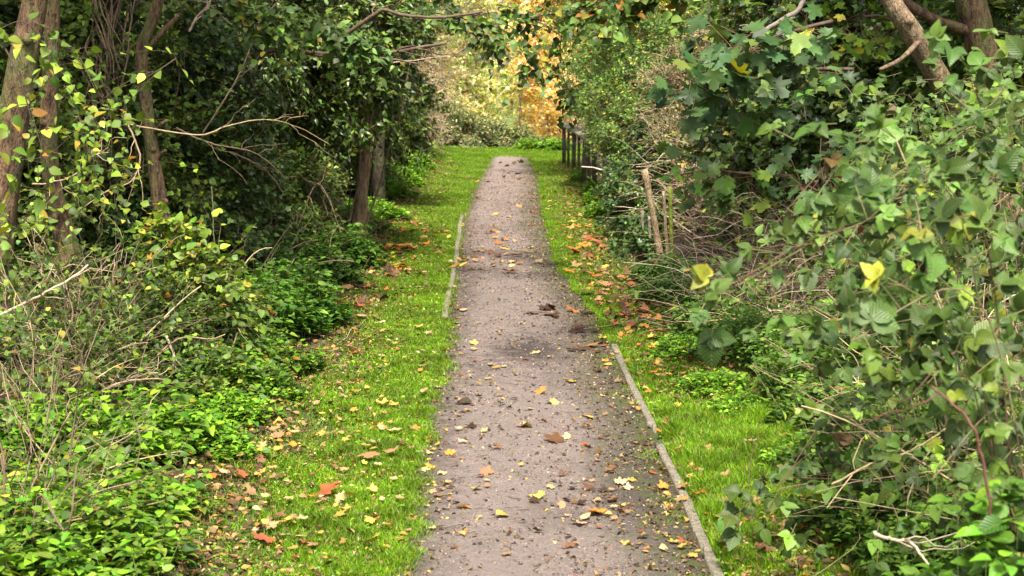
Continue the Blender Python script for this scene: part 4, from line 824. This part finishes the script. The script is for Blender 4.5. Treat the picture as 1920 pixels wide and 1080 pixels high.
# --- dry stems and low plants
thicket('dry_grass_heap', 'heap of collapsed straw-coloured stems in the right hedge', 'dry stems', [(2.0, 12.8, .55, .9, .3), (2.5, 12, .6, .7, .45), (1.75, 11.9, .4, .7, .1), (2.9, 12.6, .5, .6, .6), (2.3, 13.6, .5, .6, .6)], 1200, (.4, 1.0, .5, .55), .35, .0033, 171, [(.50, .38, .25), (.36, .26, .16), (.56, .45, .32), (.22, .15, .10)], foln=460, leaf='ov3', size=(.04, .07), pal=MD, nbig=10)
thicket('bramble', 'dead brown stems tangled among the far right bramble leaves', 'bramble', [(2.1, 7.6, .45, .6, .2), (1.75, 6.7, .25, .4, .1), (2.4, 8.3, .4, .5, .5), (2.05, 6.2, .15, .3, .3)], 330, (.5, 1.3, .55, .7), .3, .0034, 170, [(.34, .25, .15), (.24, .16, .10), (.46, .36, .23)], foln=240, leaf='ov3w', size=(.035, .055), pal=NEAR, nbig=8)
thicket('dry_grass_heap', 'reddish dry twigs standing above the stakes in the right hedge', 'dry stems', [(2.3, 16.8, .4, .5, .6), (2.7, 16.6, .5, .6, .7), (2.0, 17.6, .3, .4, .7)], 620, (.6, 1.2, .5, .7), .35, .004, 172, [(.42, .30, .20), (.34, .22, .14), (.50, .40, .30)], foln=520, leaf='ov1', size=(.03, .05), pal=MD, nbig=6)
grp = 'green plant clumps along the right hedge foot'
herb('leafy_plant', 'mid green low plants below the dry straw heap', [(1.6, 10.8, .35), (1.85, 10.2, .4), (1.45, 11.8, .35)], 760, (.12, .36), 'ov3w', (.03, .05), [(4, (.05, .12, .025)), (3, (.08, .17, .03)), (1, (.12, .22, .04))], 181, group=grp)
herb('leafy_plant', 'green low plants at the shaded right edge where bright grass ends', [(1.75, 8.8, .33), (2.0, 8.2, .4), (1.55, 7.7, .22)], 640, (.12, .36), 'ov3', (.035, .06), [(4, (.05, .12, .025)), (3, (.08, .17, .03)), (1, (.12, .22, .04))], 182, group=grp)
herb('leafy_plant', 'tiny low plants spilling over the leaf drift on the right verge', [(1.2, 10.0, .2), (1.25, 9.3, .16), (1.1, 11.2, .2), (1.3, 8.0, .12)], 330, (.03, .13), 'ov3w', (.022, .04), BRIGHT, 189, group=grp)
herb('leafy_plant', 'ivy-like low plants beside the brown leaf drift', [(1.3, 13.6, .3), (1.35, 14.8, .28)], 620, (.06, .25), 'ov3w', (.03, .045), [(4, (.035, .09, .02)), (3, (.06, .13, .03))], 183, group=grp)
herb('leafy_plant', 'small green plants just under the fence rail', [(1.15, 22.5, .2), (1.2, 24, .2), (1.1, 20.8, .2), (1.05, 26.5, .15)], 420, (.08, .25), 'quad', (.04, .06), BRIGHT, 184, group=grp)
herb('leafy_plant', 'low plants at the bottom right behind the close brambles', [(1.45, 6.7, .25), (1.75, 6.9, .4), (1.6, 6.2, .3)], 460, (.08, .28), 'ov3w', (.03, .055), [(4, (.06, .14, .025)), (3, (.09, .19, .03)), (1, (.13, .24, .04))], 185, group=grp)
herb('leafy_plant', 'broad bank of small mid green leaves under the right brambles', [(1.75, 7.5, .4), (2.1, 7.0, .45), (1.95, 6.2, .3)], 900, (.15, .55), 'ov3w', (.025, .045), [(4, (.06, .14, .02)), (3, (.10, .21, .03)), (1.5, (.15, .28, .04)), (1, (.03, .08, .015))], 187, group=grp)
herb('leafy_plant', 'rising bank of small mid green leaves behind the bright grass', [(1.75, 9.4, .35), (2.15, 9.2, .4), (2.1, 10.2, .4)], 900, (.15, .60), 'ov3w', (.025, .045), [(4, (.06, .14, .02)), (3, (.10, .21, .03)), (1.5, (.15, .28, .04)), (1, (.03, .08, .015))], 188, group=grp)
herb('leafy_plant', 'bright green nettle top poking up in the bottom right corner', [(1.16, 4.0, .13)], 60, (.80, 1.02), 'ov7', (.06, .09), BRIGHT, 186, M_VEIN, lean=.06)

# --- brambles close by on the right
def bramble(label, seed, spots, n_cane, tips, size, pal, leaf, mat, fill, nl=5):
    """arching canes, each with groups of three to five leaflets"""
    rng = np.random.default_rng(seed); sp = np.array(spots); b0 = (sp[0][0], sp[0][1], float(GZ(sp[0][0], sp[0][1])))
    t = thing('bramble', label, 'bramble', b0); fol, st = MB(), MB()
    def leafset(pos, D):
        n = len(pos); D = nrm(D); L = rng.uniform(.05, .11, n); q = pos + D * L[:, None]
        tubes(st, pos[:, None] + (q - pos)[:, None] * np.linspace(0, 1, 4)[None, :, None], np.full((n, 4), .0014), 4, (.17, .16, .06), cap=False)
        O = nrm(np.array([-.25, -.60, .85]) + rng.normal(0, .38, (n, 3))); col = palette(rng, pal, n, .34); big = np.exp(rng.normal(0, .22, n))
        sd = nrm(np.cross(O, D))
        for j in range(nl):
            ang = (j - (nl - 1) / 2) * (1.15 if nl == 3 else .85); ax = D * math.cos(ang) + sd * math.sin(ang) + rng.normal(0, .12, (n, 3)) + np.array([0, 0, -.15])
            s = rng.uniform(size[0], size[1], n) * (1.15 if abs(ang) < .1 else .9) * big
            inst(fol, LEAF[leaf], q, ax, O + rng.normal(0, .22, (n, 3)), s, np.clip(col * np.exp(rng.normal(0, .1, (n, 1))), 0, 1), rng)
    for i in range(n_cane):
        s = sp[rng.integers(len(sp))]; a = np.array([s[0] + rng.normal(0, s[2]), s[1] + rng.normal(0, s[3]), 0]); a[2] = GZ(a[0], a[1]) - .03
        tp = tips[rng.integers(len(tips))]; e = W(tp[0] + rng.normal(0, tp[3]), tp[1] + rng.normal(0, tp[3] * .8), tp[2] + rng.normal(0, .25))
        mid = (a + e) / 2; mid[2] = max(a[2], e[2]) + rng.uniform(.0, .22); P = spline([a, (a * .6 + mid * .4) + np.array([0, 0, .15]), mid, e], 22)
        c = MB(); r = rng.uniform(.0018, .0032); tubes(c, P, np.linspace(r, r * .5, 22), 7, np.array([(.13, .11, .05), (.14, .07, .045), (.26, .20, .11)][i % 3]) * rng.uniform(.7, 1.2)); c.build('cane', M_STEM, t, smooth=True)
        k = rng.integers(7, 22, 13); leafset(P[k], rng.normal(0, .7, (13, 3)) + np.array([-.2, -.5, .25]))
    B = np.array(fill); m = []
    for b in B:
        k = int(b[6]); cc = b[:3] + rng.normal(0, .6, (max(3, k // 7), 3)) * b[3:6]; p = cc[rng.integers(len(cc), size=k)] + rng.normal(0, .055 + b[1] * .004, (k, 3)); m.append(p[p[:, 2] > GZ(p[:, 0], p[:, 1]) + .03])
    m = np.concatenate(m); leafset(m, rng.normal(0, .7, m.shape) + np.array([-.25, -.5, .2]))
    fol.build('foliage', mat, t); tag(st.build('twigs', M_STEM, t), kind='stuff')
def fb(px, py, d, rx, ry, rz, n): p = W(px, py, d); return (p[0], p[1], p[2], rx, ry, rz, n)
bramble('close bramble with large pale veined leaves arching in from the right', 191, [(1.5, 4.4, .12, .2), (1.7, 5.0, .15, .2)], 12,
        [(1400, 560, 4.2, 40), (1480, 400, 4.6, 60), (1600, 560, 4.2, 70), (1650, 700, 4.2, 60), (1560, 640, 4.4, 50), (1750, 800, 4.2, 60), (1640, 380, 4.6, 60)], (.032, .060), NEAR, 'ov7', M_VEIN,
        [fb(1640, 500, 4.7, .25, .3, .18, 40), fb(1560, 620, 4.6, .2, .3, .14, 24), fb(1800, 420, 5, .18, .3, .24, 36), fb(1880, 800, 4.4, .12, .25, .25, 24), fb(1760, 650, 4.8, .2, .3, .2, 20)], 5)
bramble('bramble wall of paler small leaves behind the close one, far right', 192, [(2.0, 6.0, .2, .3), (2.2, 6.6, .2, .3)], 14,
        [(1650, 420, 6, 80), (1800, 300, 6, 90), (1750, 550, 5.8, 100), (1880, 200, 6.2, 70), (1600, 700, 6.2, 80)], (.030, .055), NEAR, 'ov3w', M_VEIN,
        [fb(1800, 430, 6.3, .35, .4, .33, 170), fb(1880, 280, 6.5, .25, .4, .25, 110), fb(1700, 600, 6.5, .3, .4, .25, 70), fb(1850, 780, 6, .3, .4, .3, 70)], 3)
bramble('bramble mound between the straw heap and the far right leaves', 193, [(2.1, 9.0, .25, .3), (2.5, 9.4, .25, .3)], 16,
        [(1500, 480, 9, 60), (1620, 380, 9, 90), (1700, 270, 9.2, 80)], (.032, .058), NEAR, 'ov3w', M_VEIN,
        [fb(1730, 350, 9.6, .5, .5, .4, 320), fb(1850, 250, 9.8, .5, .5, .4, 300), fb(1640, 500, 9.5, .35, .5, .28, 150), fb(1850, 550, 9.3, .5, .4, .45, 200)], 3)
bramble('trailing bramble with few leaves creeping towards the bright grass', 194, [(1.5, 7.0, .1, .2)], 8,
        [(1450, 870, 6.6, 40), (1400, 930, 6.4, 40), (1560, 800, 6.8, 40), (1600, 900, 6.2, 60)], (.04, .06), NEAR, 'ov7', M_VEIN, [fb(1640, 900, 6.8, .2, .3, .1, 26), fb(1600, 1010, 6.4, .2, .3, .1, 22), fb(1720, 960, 5.6, .2, .3, .15, 22)], 3)
twig_thing('thick reddish bramble cane rising at the far right', [(1860, 990, 3.9), (1845, 900, 3.9), (1815, 810, 3.9), (1785, 770, 3.95), (1740, 735, 4)], .0040, .0028, (.13, .055, .04), 195, side=1)
twig_thing('dead pale stalk lying in front of the bottom right plants', [(1640, 1000, 5.4), (1670, 1015, 5.4), (1700, 1022, 5.4), (1735, 1060, 5.3)], .007, .004, (.55, .45, .32), 196, side=3)
twig_thing('straight tan stem slanting behind the close bramble leaves', [(1700, 470, 5.6), (1760, 560, 5.6), (1800, 640, 5.6), (1850, 700, 5.6)], .004, .003, (.45, .35, .22), 197, side=3)
twig_thing('thin tan stem low at the foot of the close bramble', [(1560, 910, 5.9), (1640, 870, 5.9), (1720, 840, 5.9), (1800, 800, 5.9)], .004, .003, (.32, .25, .13), 198, side=3)
twig_thing('small upright dark twig standing in the bright grass', [(1400, 930, 7.2), (1403, 890, 7.2), (1405, 850, 7.2), (1405, 825, 7.2)], .004, .002, (.12, .10, .05), 199, side=0)
# back rows on the right
grp = 'dark shrubs standing deep in the right hedge'
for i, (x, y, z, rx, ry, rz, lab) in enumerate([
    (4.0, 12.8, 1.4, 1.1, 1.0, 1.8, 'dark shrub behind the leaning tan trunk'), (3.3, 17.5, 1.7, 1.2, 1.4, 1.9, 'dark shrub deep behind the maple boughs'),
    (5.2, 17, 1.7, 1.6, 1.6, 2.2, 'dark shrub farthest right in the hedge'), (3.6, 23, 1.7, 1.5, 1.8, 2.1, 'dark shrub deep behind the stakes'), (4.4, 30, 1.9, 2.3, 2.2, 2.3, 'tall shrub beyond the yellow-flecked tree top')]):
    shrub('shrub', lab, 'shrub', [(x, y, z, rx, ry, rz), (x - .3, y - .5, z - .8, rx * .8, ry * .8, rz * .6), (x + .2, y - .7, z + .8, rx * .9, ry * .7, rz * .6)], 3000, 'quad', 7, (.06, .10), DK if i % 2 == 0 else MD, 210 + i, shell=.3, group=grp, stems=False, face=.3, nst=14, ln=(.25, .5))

# ================================================================= FAR END
shrub('bramble', 'low dark bramble mound closing off the end of the path', 'bramble',
      [(-.9, 37, .15, .7, .8, .55), (-.1, 37, .05, .7, .7, .42), (.45, 36.6, -.1, .45, .6, .3), (-1.5, 37.2, .3, .6, .8, .75)], 2600, 'quad', 6, (.05, .085), [(4, (.08, .13, .06)), (2, (.14, .20, .11)), (1.5, (.28, .32, .20)), (1, (.28, .20, .13))], 221, shell=.5, stem_r=.005)
herb('leafy_plant', 'fresh green plant tuft on the grass at the path end', [(.85, 35.2, .35), (.35, 35.6, .25)], 160, (.12, .3), 'ov1', (.07, .12), BRIGHT, 222)
def far_tree(label, x, y, h, r, pal, seed, n, lean=0., size=(.07, .12), z0=.2, shell=.8, name='tree', nst=22):
    rng = np.random.default_rng(seed); g0 = float(GZ(x, y)) - .1
    tr = [np.array([x, y, g0]), np.array([x + lean * .3, y, g0 + h * .35]), np.array([x + lean * .7, y, g0 + h * .7]), np.array([x + lean, y, g0 + h])]
    br = []
    for i in range(9):
        f = rng.uniform(.15, .8); p = tr[0] * (1 - f) + tr[3] * f; d = nrm(np.array([rng.normal(), rng.normal() * .6, .5])) * r * rng.uniform(.6, 1.1); br.append(([p, p + d * .5 + np.array([0, 0, .08]), p + d], .03, .01))
    bl = [(x + rng.normal(0, r * .45) + lean * .5, y + rng.normal(0, r * .4), g0 + z0 + (h - z0) * (i + .5) / 6, r * rng.uniform(.5, .85), r * .7, h / 6) for i in range(7)]
    return tree(name, label, 'tree', tr, .035, .015, seed, br, crown=dict(f=dict(blobs=bl, n_tw=int(n * 1.7), leaf=LEAF['quad'], nleaf=6, size=size, pal=pal, shell=shell, ln=(.3, .6), stemcol=(.60, .49, .40), stem_r=.006), mat=M_FAR), flare=.1, mat=M_FBARK)
far_tree('brightest orange autumn tree right of the path end, above the fence', .9, 42, 4.8, .95, ORG, 231, 800, -.1, shell=.95)
far_tree('pale orange and yellow tree just left of the brightest orange one', .2, 45, 5.0, .75, [(3, (.80, .64, .22)), (2, (.80, .42, .10)), (2, (.50, .55, .18)), (2, (.80, .68, .48))], 232, 800, .1)
far_tree('yellow-green tree behind the brown twiggy shrub', -.9, 43, 5.2, .9, YEL, 233, 1000)
far_tree('olive twiggy tree left of the yellow-green one', -1.9, 40, 5.2, 1.0, [(3, (.30, .33, .12)), (2, (.45, .42, .16)), (1, (.16, .22, .07)), (2, (.55, .42, .27))], 234, 1500)
far_tree('golden tree deep behind the orange pair', 1.6, 52, 6, 1.6, ORG + YEL, 235, 480, size=(.1, .16))
far_tree('pale yellow tree deep behind the yellow-green one', -.9, 54, 6.5, 1.6, YEL, 236, 1150, size=(.1, .16))
far_tree('green-gold tree at the far right behind the fence bush', 3.2, 46, 6, 1.7, YEL, 237, 1600, size=(.09, .14))
far_tree('green-gold tree far left beyond the holly', -4.0, 47, 6, 1.8, YEL + MD, 238, 1700, size=(.09, .14))
far_tree('orange tree hidden deep beyond the far left gap', -6.6, 60, 7, 2.4, ORG + MD, 239, 1100, size=(.14, .2))
far_tree('tall yellow tree deep beyond the right hedge', 6.8, 58, 7, 2.6, YEL, 240, 700, size=(.14, .2))

# ================================================================= FALLEN LEAVES
LM = [L_maple(.34, s) for s in range(6)]; LO = [L_ovate(w=.38, rows=3, fold=.3, curl=-.2), L_ovate(w=.34, rows=3, fold=.5, curl=.3)]
COLS = {'yellow': (.60, .43, .10), 'orange': (.62, .25, .045), 'pale': (.56, .44, .24), 'tan': (.40, .25, .13), 'brown': (.17, .085, .045), 'blackish': (.06, .035, .025), 'russet': (.36, .12, .05)}
def leaves():
    rng = np.random.default_rng(301); items = []
    key = [(952, 516, 30, 'orange'), (1105, 798, 26, 'yellow'), (868, 768, 38, 'blackish'), (980, 816, 34, 'tan'), (1035, 845, 44, 'brown'), (930, 858, 22, 'brown'), (915, 908, 30, 'tan'), (1103, 940, 26, 'brown'), (1000, 966, 24, 'blackish'),
           (943, 993, 34, 'yellow'), (868, 975, 32, 'orange'), (1098, 1000, 30, 'pale'), (1120, 990, 36, 'orange'), (1165, 983, 30, 'russet'), (1085, 1012, 30, 'pale'), (1108, 658, 30, 'orange'), (1090, 662, 30, 'blackish'), (1130, 648, 26, 'blackish'),
           (1085, 628, 36, 'blackish'), (1022, 588, 34, 'blackish'), (1010, 750, 26, 'yellow'), (1035, 770, 26, 'pale'), (940, 772, 18, 'blackish'), (1122, 706, 22, 'blackish'), (930, 701, 20, 'yellow'), (887, 653, 18, 'yellow'), (887, 664, 16, 'pale'),
           (1070, 728, 22, 'yellow'), (880, 815, 26, 'blackish'), (845, 868, 22, 'orange'), (885, 812, 20, 'yellow'), (990, 816, 26, 'pale'), (1060, 838, 20, 'pale'), (830, 908, 24, 'pale'), (1165, 928, 26, 'pale'), (1005, 958, 30, 'yellow'), (1050, 975, 20, 'tan'),
           (705, 818, 30, 'yellow'), (740, 826, 28, 'pale'), (692, 884, 38, 'tan'), (612, 946, 60, 'russet'), (495, 1050, 46, 'russet'), (716, 778, 24, 'yellow'), (797, 752, 22, 'pale'), (802, 893, 28, 'yellow'), (640, 962, 26, 'pale'), (565, 1045, 30, 'pale'), (735, 870, 28, 'tan'),
           (1500, 967, 50, 'orange'), (1460, 912, 60, 'pale'), (1287, 811, 40, 'pale'), (1345, 965, 40, 'tan'), (1240, 935, 24, 'orange'), (1330, 975, 22, 'orange'), (1425, 975, 40, 'tan'), (1475, 1020, 36, 'tan'), (1500, 1035, 30, 'orange'), (1360, 1050, 28, 'tan'),
           (1270, 868, 22, 'orange'), (1285, 940, 30, 'tan'), (1280, 1058, 24, 'yellow'), (1245, 1058, 22, 'pale'), (1300, 1070, 22, 'yellow'), (1278, 1045, 20, 'russet'), (1098, 465, 26, 'orange'), (1070, 478, 24, 'orange'), (1108, 488, 22, 'russet'), (745, 470, 30, 'orange'), (760, 474, 28, 'yellow'),
           (757, 505, 24, 'yellow'), (790, 517, 30, 'pale'), (715, 500, 22, 'orange'), (695, 508, 26, 'brown'), (740, 520, 20, 'brown'), (852, 506, 16, 'orange'), (862, 484, 16, 'yellow'), (870, 503, 20, 'yellow'), (975, 305, 14, 'brown'), (950, 312, 12, 'brown')]
    for (px, py, w, c) in key:
        d = 2 * F / (py - 100); p = W(px, py, d); items.append((p[0], p[1], w * d / F * .95, c))
    def cl(cx, cy, sx, sy, n, cs, w=(14, 28)):
        for _ in range(n):
            px, py = rng.normal(cx, sx), rng.normal(cy, sy)
            if py < 292 or py > 1075: continue
            d = 2 * F / (py - 100); p = W(px, py, d); items.append((p[0], p[1], rng.uniform(.022, .050) * (1 + .75 * (d > 12)) * (1.15 if abs(px - 1000) > 330 or py < 700 else 1), cs[rng.integers(len(cs))]))
    Y, O_, P_, T_, B_, D_, R_ = 'yellow', 'orange', 'pale', 'tan', 'brown', 'blackish', 'russet'
    cl(945, 478, 55, 14, 30, [Y, P_, P_, O_, T_, B_]); cl(940, 495, 60, 7, 20, [T_, P_, P_, Y, O_]); cl(940, 440, 45, 6, 9, [O_, T_, Y])
    cl(755, 475, 38, 22, 58, [O_, Y, Y, P_, B_, D_, O_]); cl(790, 435, 25, 14, 14, [O_, Y, B_]); cl(700, 500, 22, 16, 16, [O_, Y, B_, D_])
    cl(1105, 480, 28, 40, 34, [O_, O_, R_, B_, Y]); cl(1090, 430, 20, 25, 12, [O_, Y, T_]); cl(1165, 560, 45, 38, 95, [B_, T_, O_, R_, D_]); cl(1215, 650, 50, 40, 110, [B_, T_, O_, Y, D_, R_]); cl(1250, 740, 35, 35, 24, [T_, Y, O_, B_])
    cl(640, 560, 38, 30, 30, [D_, B_, T_, R_]); cl(620, 640, 36, 26, 26, [D_, B_, T_, P_, O_]); cl(560, 800, 60, 50, 26, [B_, T_, Y, P_]); cl(440, 950, 60, 60, 46, [B_, T_, Y, O_, P_, R_]); cl(470, 900, 60, 40, 20, [T_, Y, O_, B_])
    cl(1085, 645, 28, 16, 16, [D_, B_, D_]); cl(960, 800, 110, 130, 44, [T_, T_, P_, B_, D_, T_, B_, B_, Y]); cl(1130, 900, 60, 80, 44, [T_, P_, D_, B_, B_, T_, R_]); cl(1180, 960, 45, 60, 30, [P_, T_, D_, T_, B_, Y]); cl(1010, 590, 40, 8, 6, [D_, B_])
    cl(985, 385, 35, 40, 16, [T_, Y, P_, B_]); cl(965, 318, 24, 14, 16, [B_, D_, T_]); cl(640, 1000, 90, 60, 40, [Y, P_, T_, O_, Y]); cl(680, 800, 70, 80, 44, [Y, P_, Y, T_]); cl(740, 650, 50, 60, 26, [Y, P_, T_, O_]); cl(740, 930, 50, 70, 20, [Y, P_, T_])
    cl(1340, 950, 90, 70, 46, [T_, O_, P_, Y, B_]); cl(1480, 1040, 60, 30, 20, [O_, T_, Y, B_]); cl(1270, 850, 30, 60, 20, [T_, O_, Y, P_]); cl(860, 345, 30, 30, 8, [Y, B_]); cl(1060, 370, 20, 30, 10, [Y, O_, B_]); cl(900, 730, 60, 60, 20, [T_, B_, P_])
    cl(860, 700, 10, 120, 22, [T_, P_, B_]); cl(815, 900, 12, 90, 16, [Y, P_, T_])
    # place, drop those outside, sort by apparent size
    out = []
    for (x, y, w, c) in items:
        if y < 5.6 or y > 33.5: continue
        s = 'path' if path_l(y) < x < path_r(y) else ('left' if x < 0 else 'right')
        if s == 'left' and x < hedge_l(y) - .35 or s == 'right' and x > hedge_r(y) + .45: continue
        z = float(path_z(x, y)) if s == 'path' else float(GZ(x, y)) + .022
        px, py = PX(x, y, z); 
        if not (0 < px < 1920 and py < 1078): continue
        out.append((w / y, x, y, z, w, c, s, px, py))
    nk = len(out); out.sort(reverse=True); big, rest = out[:300], out[300:]
    def zone(y):
        for lim, t in ((7.0, 'nearest the viewer'), (7.8, 'close to viewer'), (8.8, 'well below damp patch'), (9.8, 'below damp patch'), (10.9, 'just below damp patch'), (12.6, 'beside damp patch'), (15.3, 'beside nearer left board'),
                       (17.6, 'by leaning slim trunk'), (21, 'past leaning slim trunk'), (27, 'by the fence')):
            if y < lim: return t
        return 'near the path end'
    WHERE = {'path': 'on path', 'left': 'on left verge', 'right': 'on right verge'}
    NUM = 'one two three four five six seven eight nine ten eleven twelve thirteen fourteen fifteen sixteen seventeen eighteen nineteen twenty'.split()
    ORD = 'first second third fourth fifth sixth seventh eighth ninth tenth eleventh twelfth thirteenth fourteenth fifteenth sixteenth seventeenth eighteenth nineteenth twentieth'.split()
    cells = {}
    for it in big: cells.setdefault((it[5], it[6], zone(it[2])), []).append(it)
    def one(mb, it, i, r, og=None):
        _, x, y, z, w, c, s, px, py = it; shp = LM[i % 6] if r.random() < .68 else LO[i % 2]
        ax = np.array([[math.cos(a := r.uniform(0, 6.28)), math.sin(a), r.uniform(-.15, .25)]]); nn = np.array([[r.normal() * .28, r.normal() * .28 - .12, 1.]])
        hz = (.010 if s == 'path' else .016) + .08 * w * r.random()
        inst(mb, shp, np.array([[x, y, z + hz]]) - ax * w * .5, ax, nn, np.array([w * 1.05]), np.clip(np.array([COLS[c]]) * np.exp(r.normal(0, .18)) * np.exp(r.normal(0, .06, (1, 3))), 0, .95), r)
    i = 0
    for (c, s, zn), lst in cells.items():
        lst.sort(key=lambda t: t[7])
        for j, it in enumerate(lst):
            i += 1; r = np.random.default_rng(4000 + i); mb = MB(); one(mb, it, i, r)
            body = f'{c} fallen leaf {WHERE[s]} {zn}'
            if len(lst) > 1:
                body = f'{ORD[j]} from left of {NUM[len(lst) - 1]} {c} leaves {WHERE[s]} {zn}' if len(lst) <= 20 else body
            o = mb.build('fallen_leaf', M_DRY, origin=(it[1], it[2], it[3])); tag(o, body, 'leaf', 'fallen leaves scattered on the path and verges')
    mb = MB()
    for k, it in enumerate(rest): one(mb, it, k, np.random.default_rng(9000 + k))
    # brown litter under the hedges and specks on the path
    r = np.random.default_rng(77); n = 20000; y = 5.6 + 26 * r.random(n) ** 1.3; sd = r.random(n) < .5
    x = np.where(sd, hedge_l(y) + np.where(r.random(n) < .5, r.normal(-.05, .2, n), r.normal(.12, .3, n)), hedge_r(y) + r.normal(.02, .22, n)); ok = (x < path_l(y) - .1) | (x > path_r(y) + .06); x, y = x[ok], y[ok]; n = len(x)
    A = r.uniform(0, 6.28, n); cs = palette(r, [(4, (.10, .06, .035)), (3, (.22, .13, .07)), (1.5, (.36, .24, .12)), (.7, (.50, .30, .08)), (.5, (.45, .18, .05))], n, .25)
    inst(mb, LO[0], np.stack([x, y, GZ(x, y) + r.uniform(.005, .03, n)], 1), np.stack([np.cos(A), np.sin(A), r.normal(0, .2, n)], 1), np.stack([r.normal(0, .4, n), r.normal(0, .4, n), np.ones(n)], 1), r.uniform(.014, .045, n), cs, r)
    n = 15000; y = 5.6 + 26 * r.random(n) ** 1.5; sd = r.random(n) < .62; t_ = r.random(n); x = np.where(sd, hedge_l(y) + (path_l(y) - .03 - hedge_l(y)) * t_ ** 1.3, hedge_r(y) - (hedge_r(y) - path_r(y) - .05) * t_ ** 1.2); k = wob(x, y, 2.9, 8.) + r.normal(0, .35, n) > -.05; x, y = x[k], y[k]; n = len(x); A = r.uniform(0, 6.28, n)
    cs = palette(r, [(4, (.12, .07, .04)), (4, (.30, .20, .10)), (3, (.50, .42, .22)), (1.5, (.58, .42, .12)), (.8, (.50, .22, .06))], n, .25)
    inst(mb, LO[1], np.stack([x, y, GZ(x, y) + r.uniform(.012, .034, n)], 1), np.stack([np.cos(A), np.sin(A), r.normal(0, .25, n)], 1), np.stack([r.normal(0, .4, n), r.normal(-.1, .4, n), np.ones(n)], 1), r.uniform(.010, .026, n), cs, r)
    n = 10000; y = 5.6 + 24 * r.random(n) ** 1.4; u = np.where(r.random(n) < .45, 1 - np.abs(r.normal(0, .16, n)), r.random(n)); u = np.where(r.random(n) < .2, np.abs(r.normal(0, .07, n)), u); u = np.clip(u, 0, .99); x = path_l(y) + (path_r(y) - path_l(y)) * u; A = r.uniform(0, 6.28, n)
    cs = palette(r, [(4, (.07, .045, .03)), (3, (.22, .14, .08)), (1.2, (.42, .33, .2)), (.8, (.5, .36, .09))], n, .25)
    inst(mb, LO[1], np.stack([x, y, path_z(x, y) + r.uniform(.002, .008, n)], 1), np.stack([np.cos(A), np.sin(A), r.normal(0, .15, n)], 1), np.stack([r.normal(0, .3, n), r.normal(0, .3, n), np.ones(n)], 1), r.uniform(.008, .03, n), cs, r)
    n = 900; y = 5.6 + 20 * r.random(n) ** 1.5; x = np.where(r.random(n) < .6, path_l(y) + (path_r(y) - path_l(y)) * r.random(n), hedge_l(y) + (path_l(y) - hedge_l(y)) * r.random(n)); A = r.uniform(0, 6.28, n); L = r.uniform(.015, .07, n); t3 = np.linspace(-.5, .5, 4)
    Pt = np.stack([x[:, None] + np.cos(A)[:, None] * L[:, None] * t3 + r.normal(0, .002, (n, 4)), y[:, None] + np.sin(A)[:, None] * L[:, None] * t3, (path_z(x, y) + .005)[:, None] + r.uniform(0, .006, (n, 4))], -1)
    tubes(mb, Pt, np.full((n, 4), .0014), 3, palette(r, [(3, (.06, .04, .03)), (2, (.20, .14, .09))], n), cap=False)
    tag(mb.build('fallen_leaves', M_DRY), 'small leaf litter strewn along hedge feet and the path', None, None, 'stuff')
leaves()
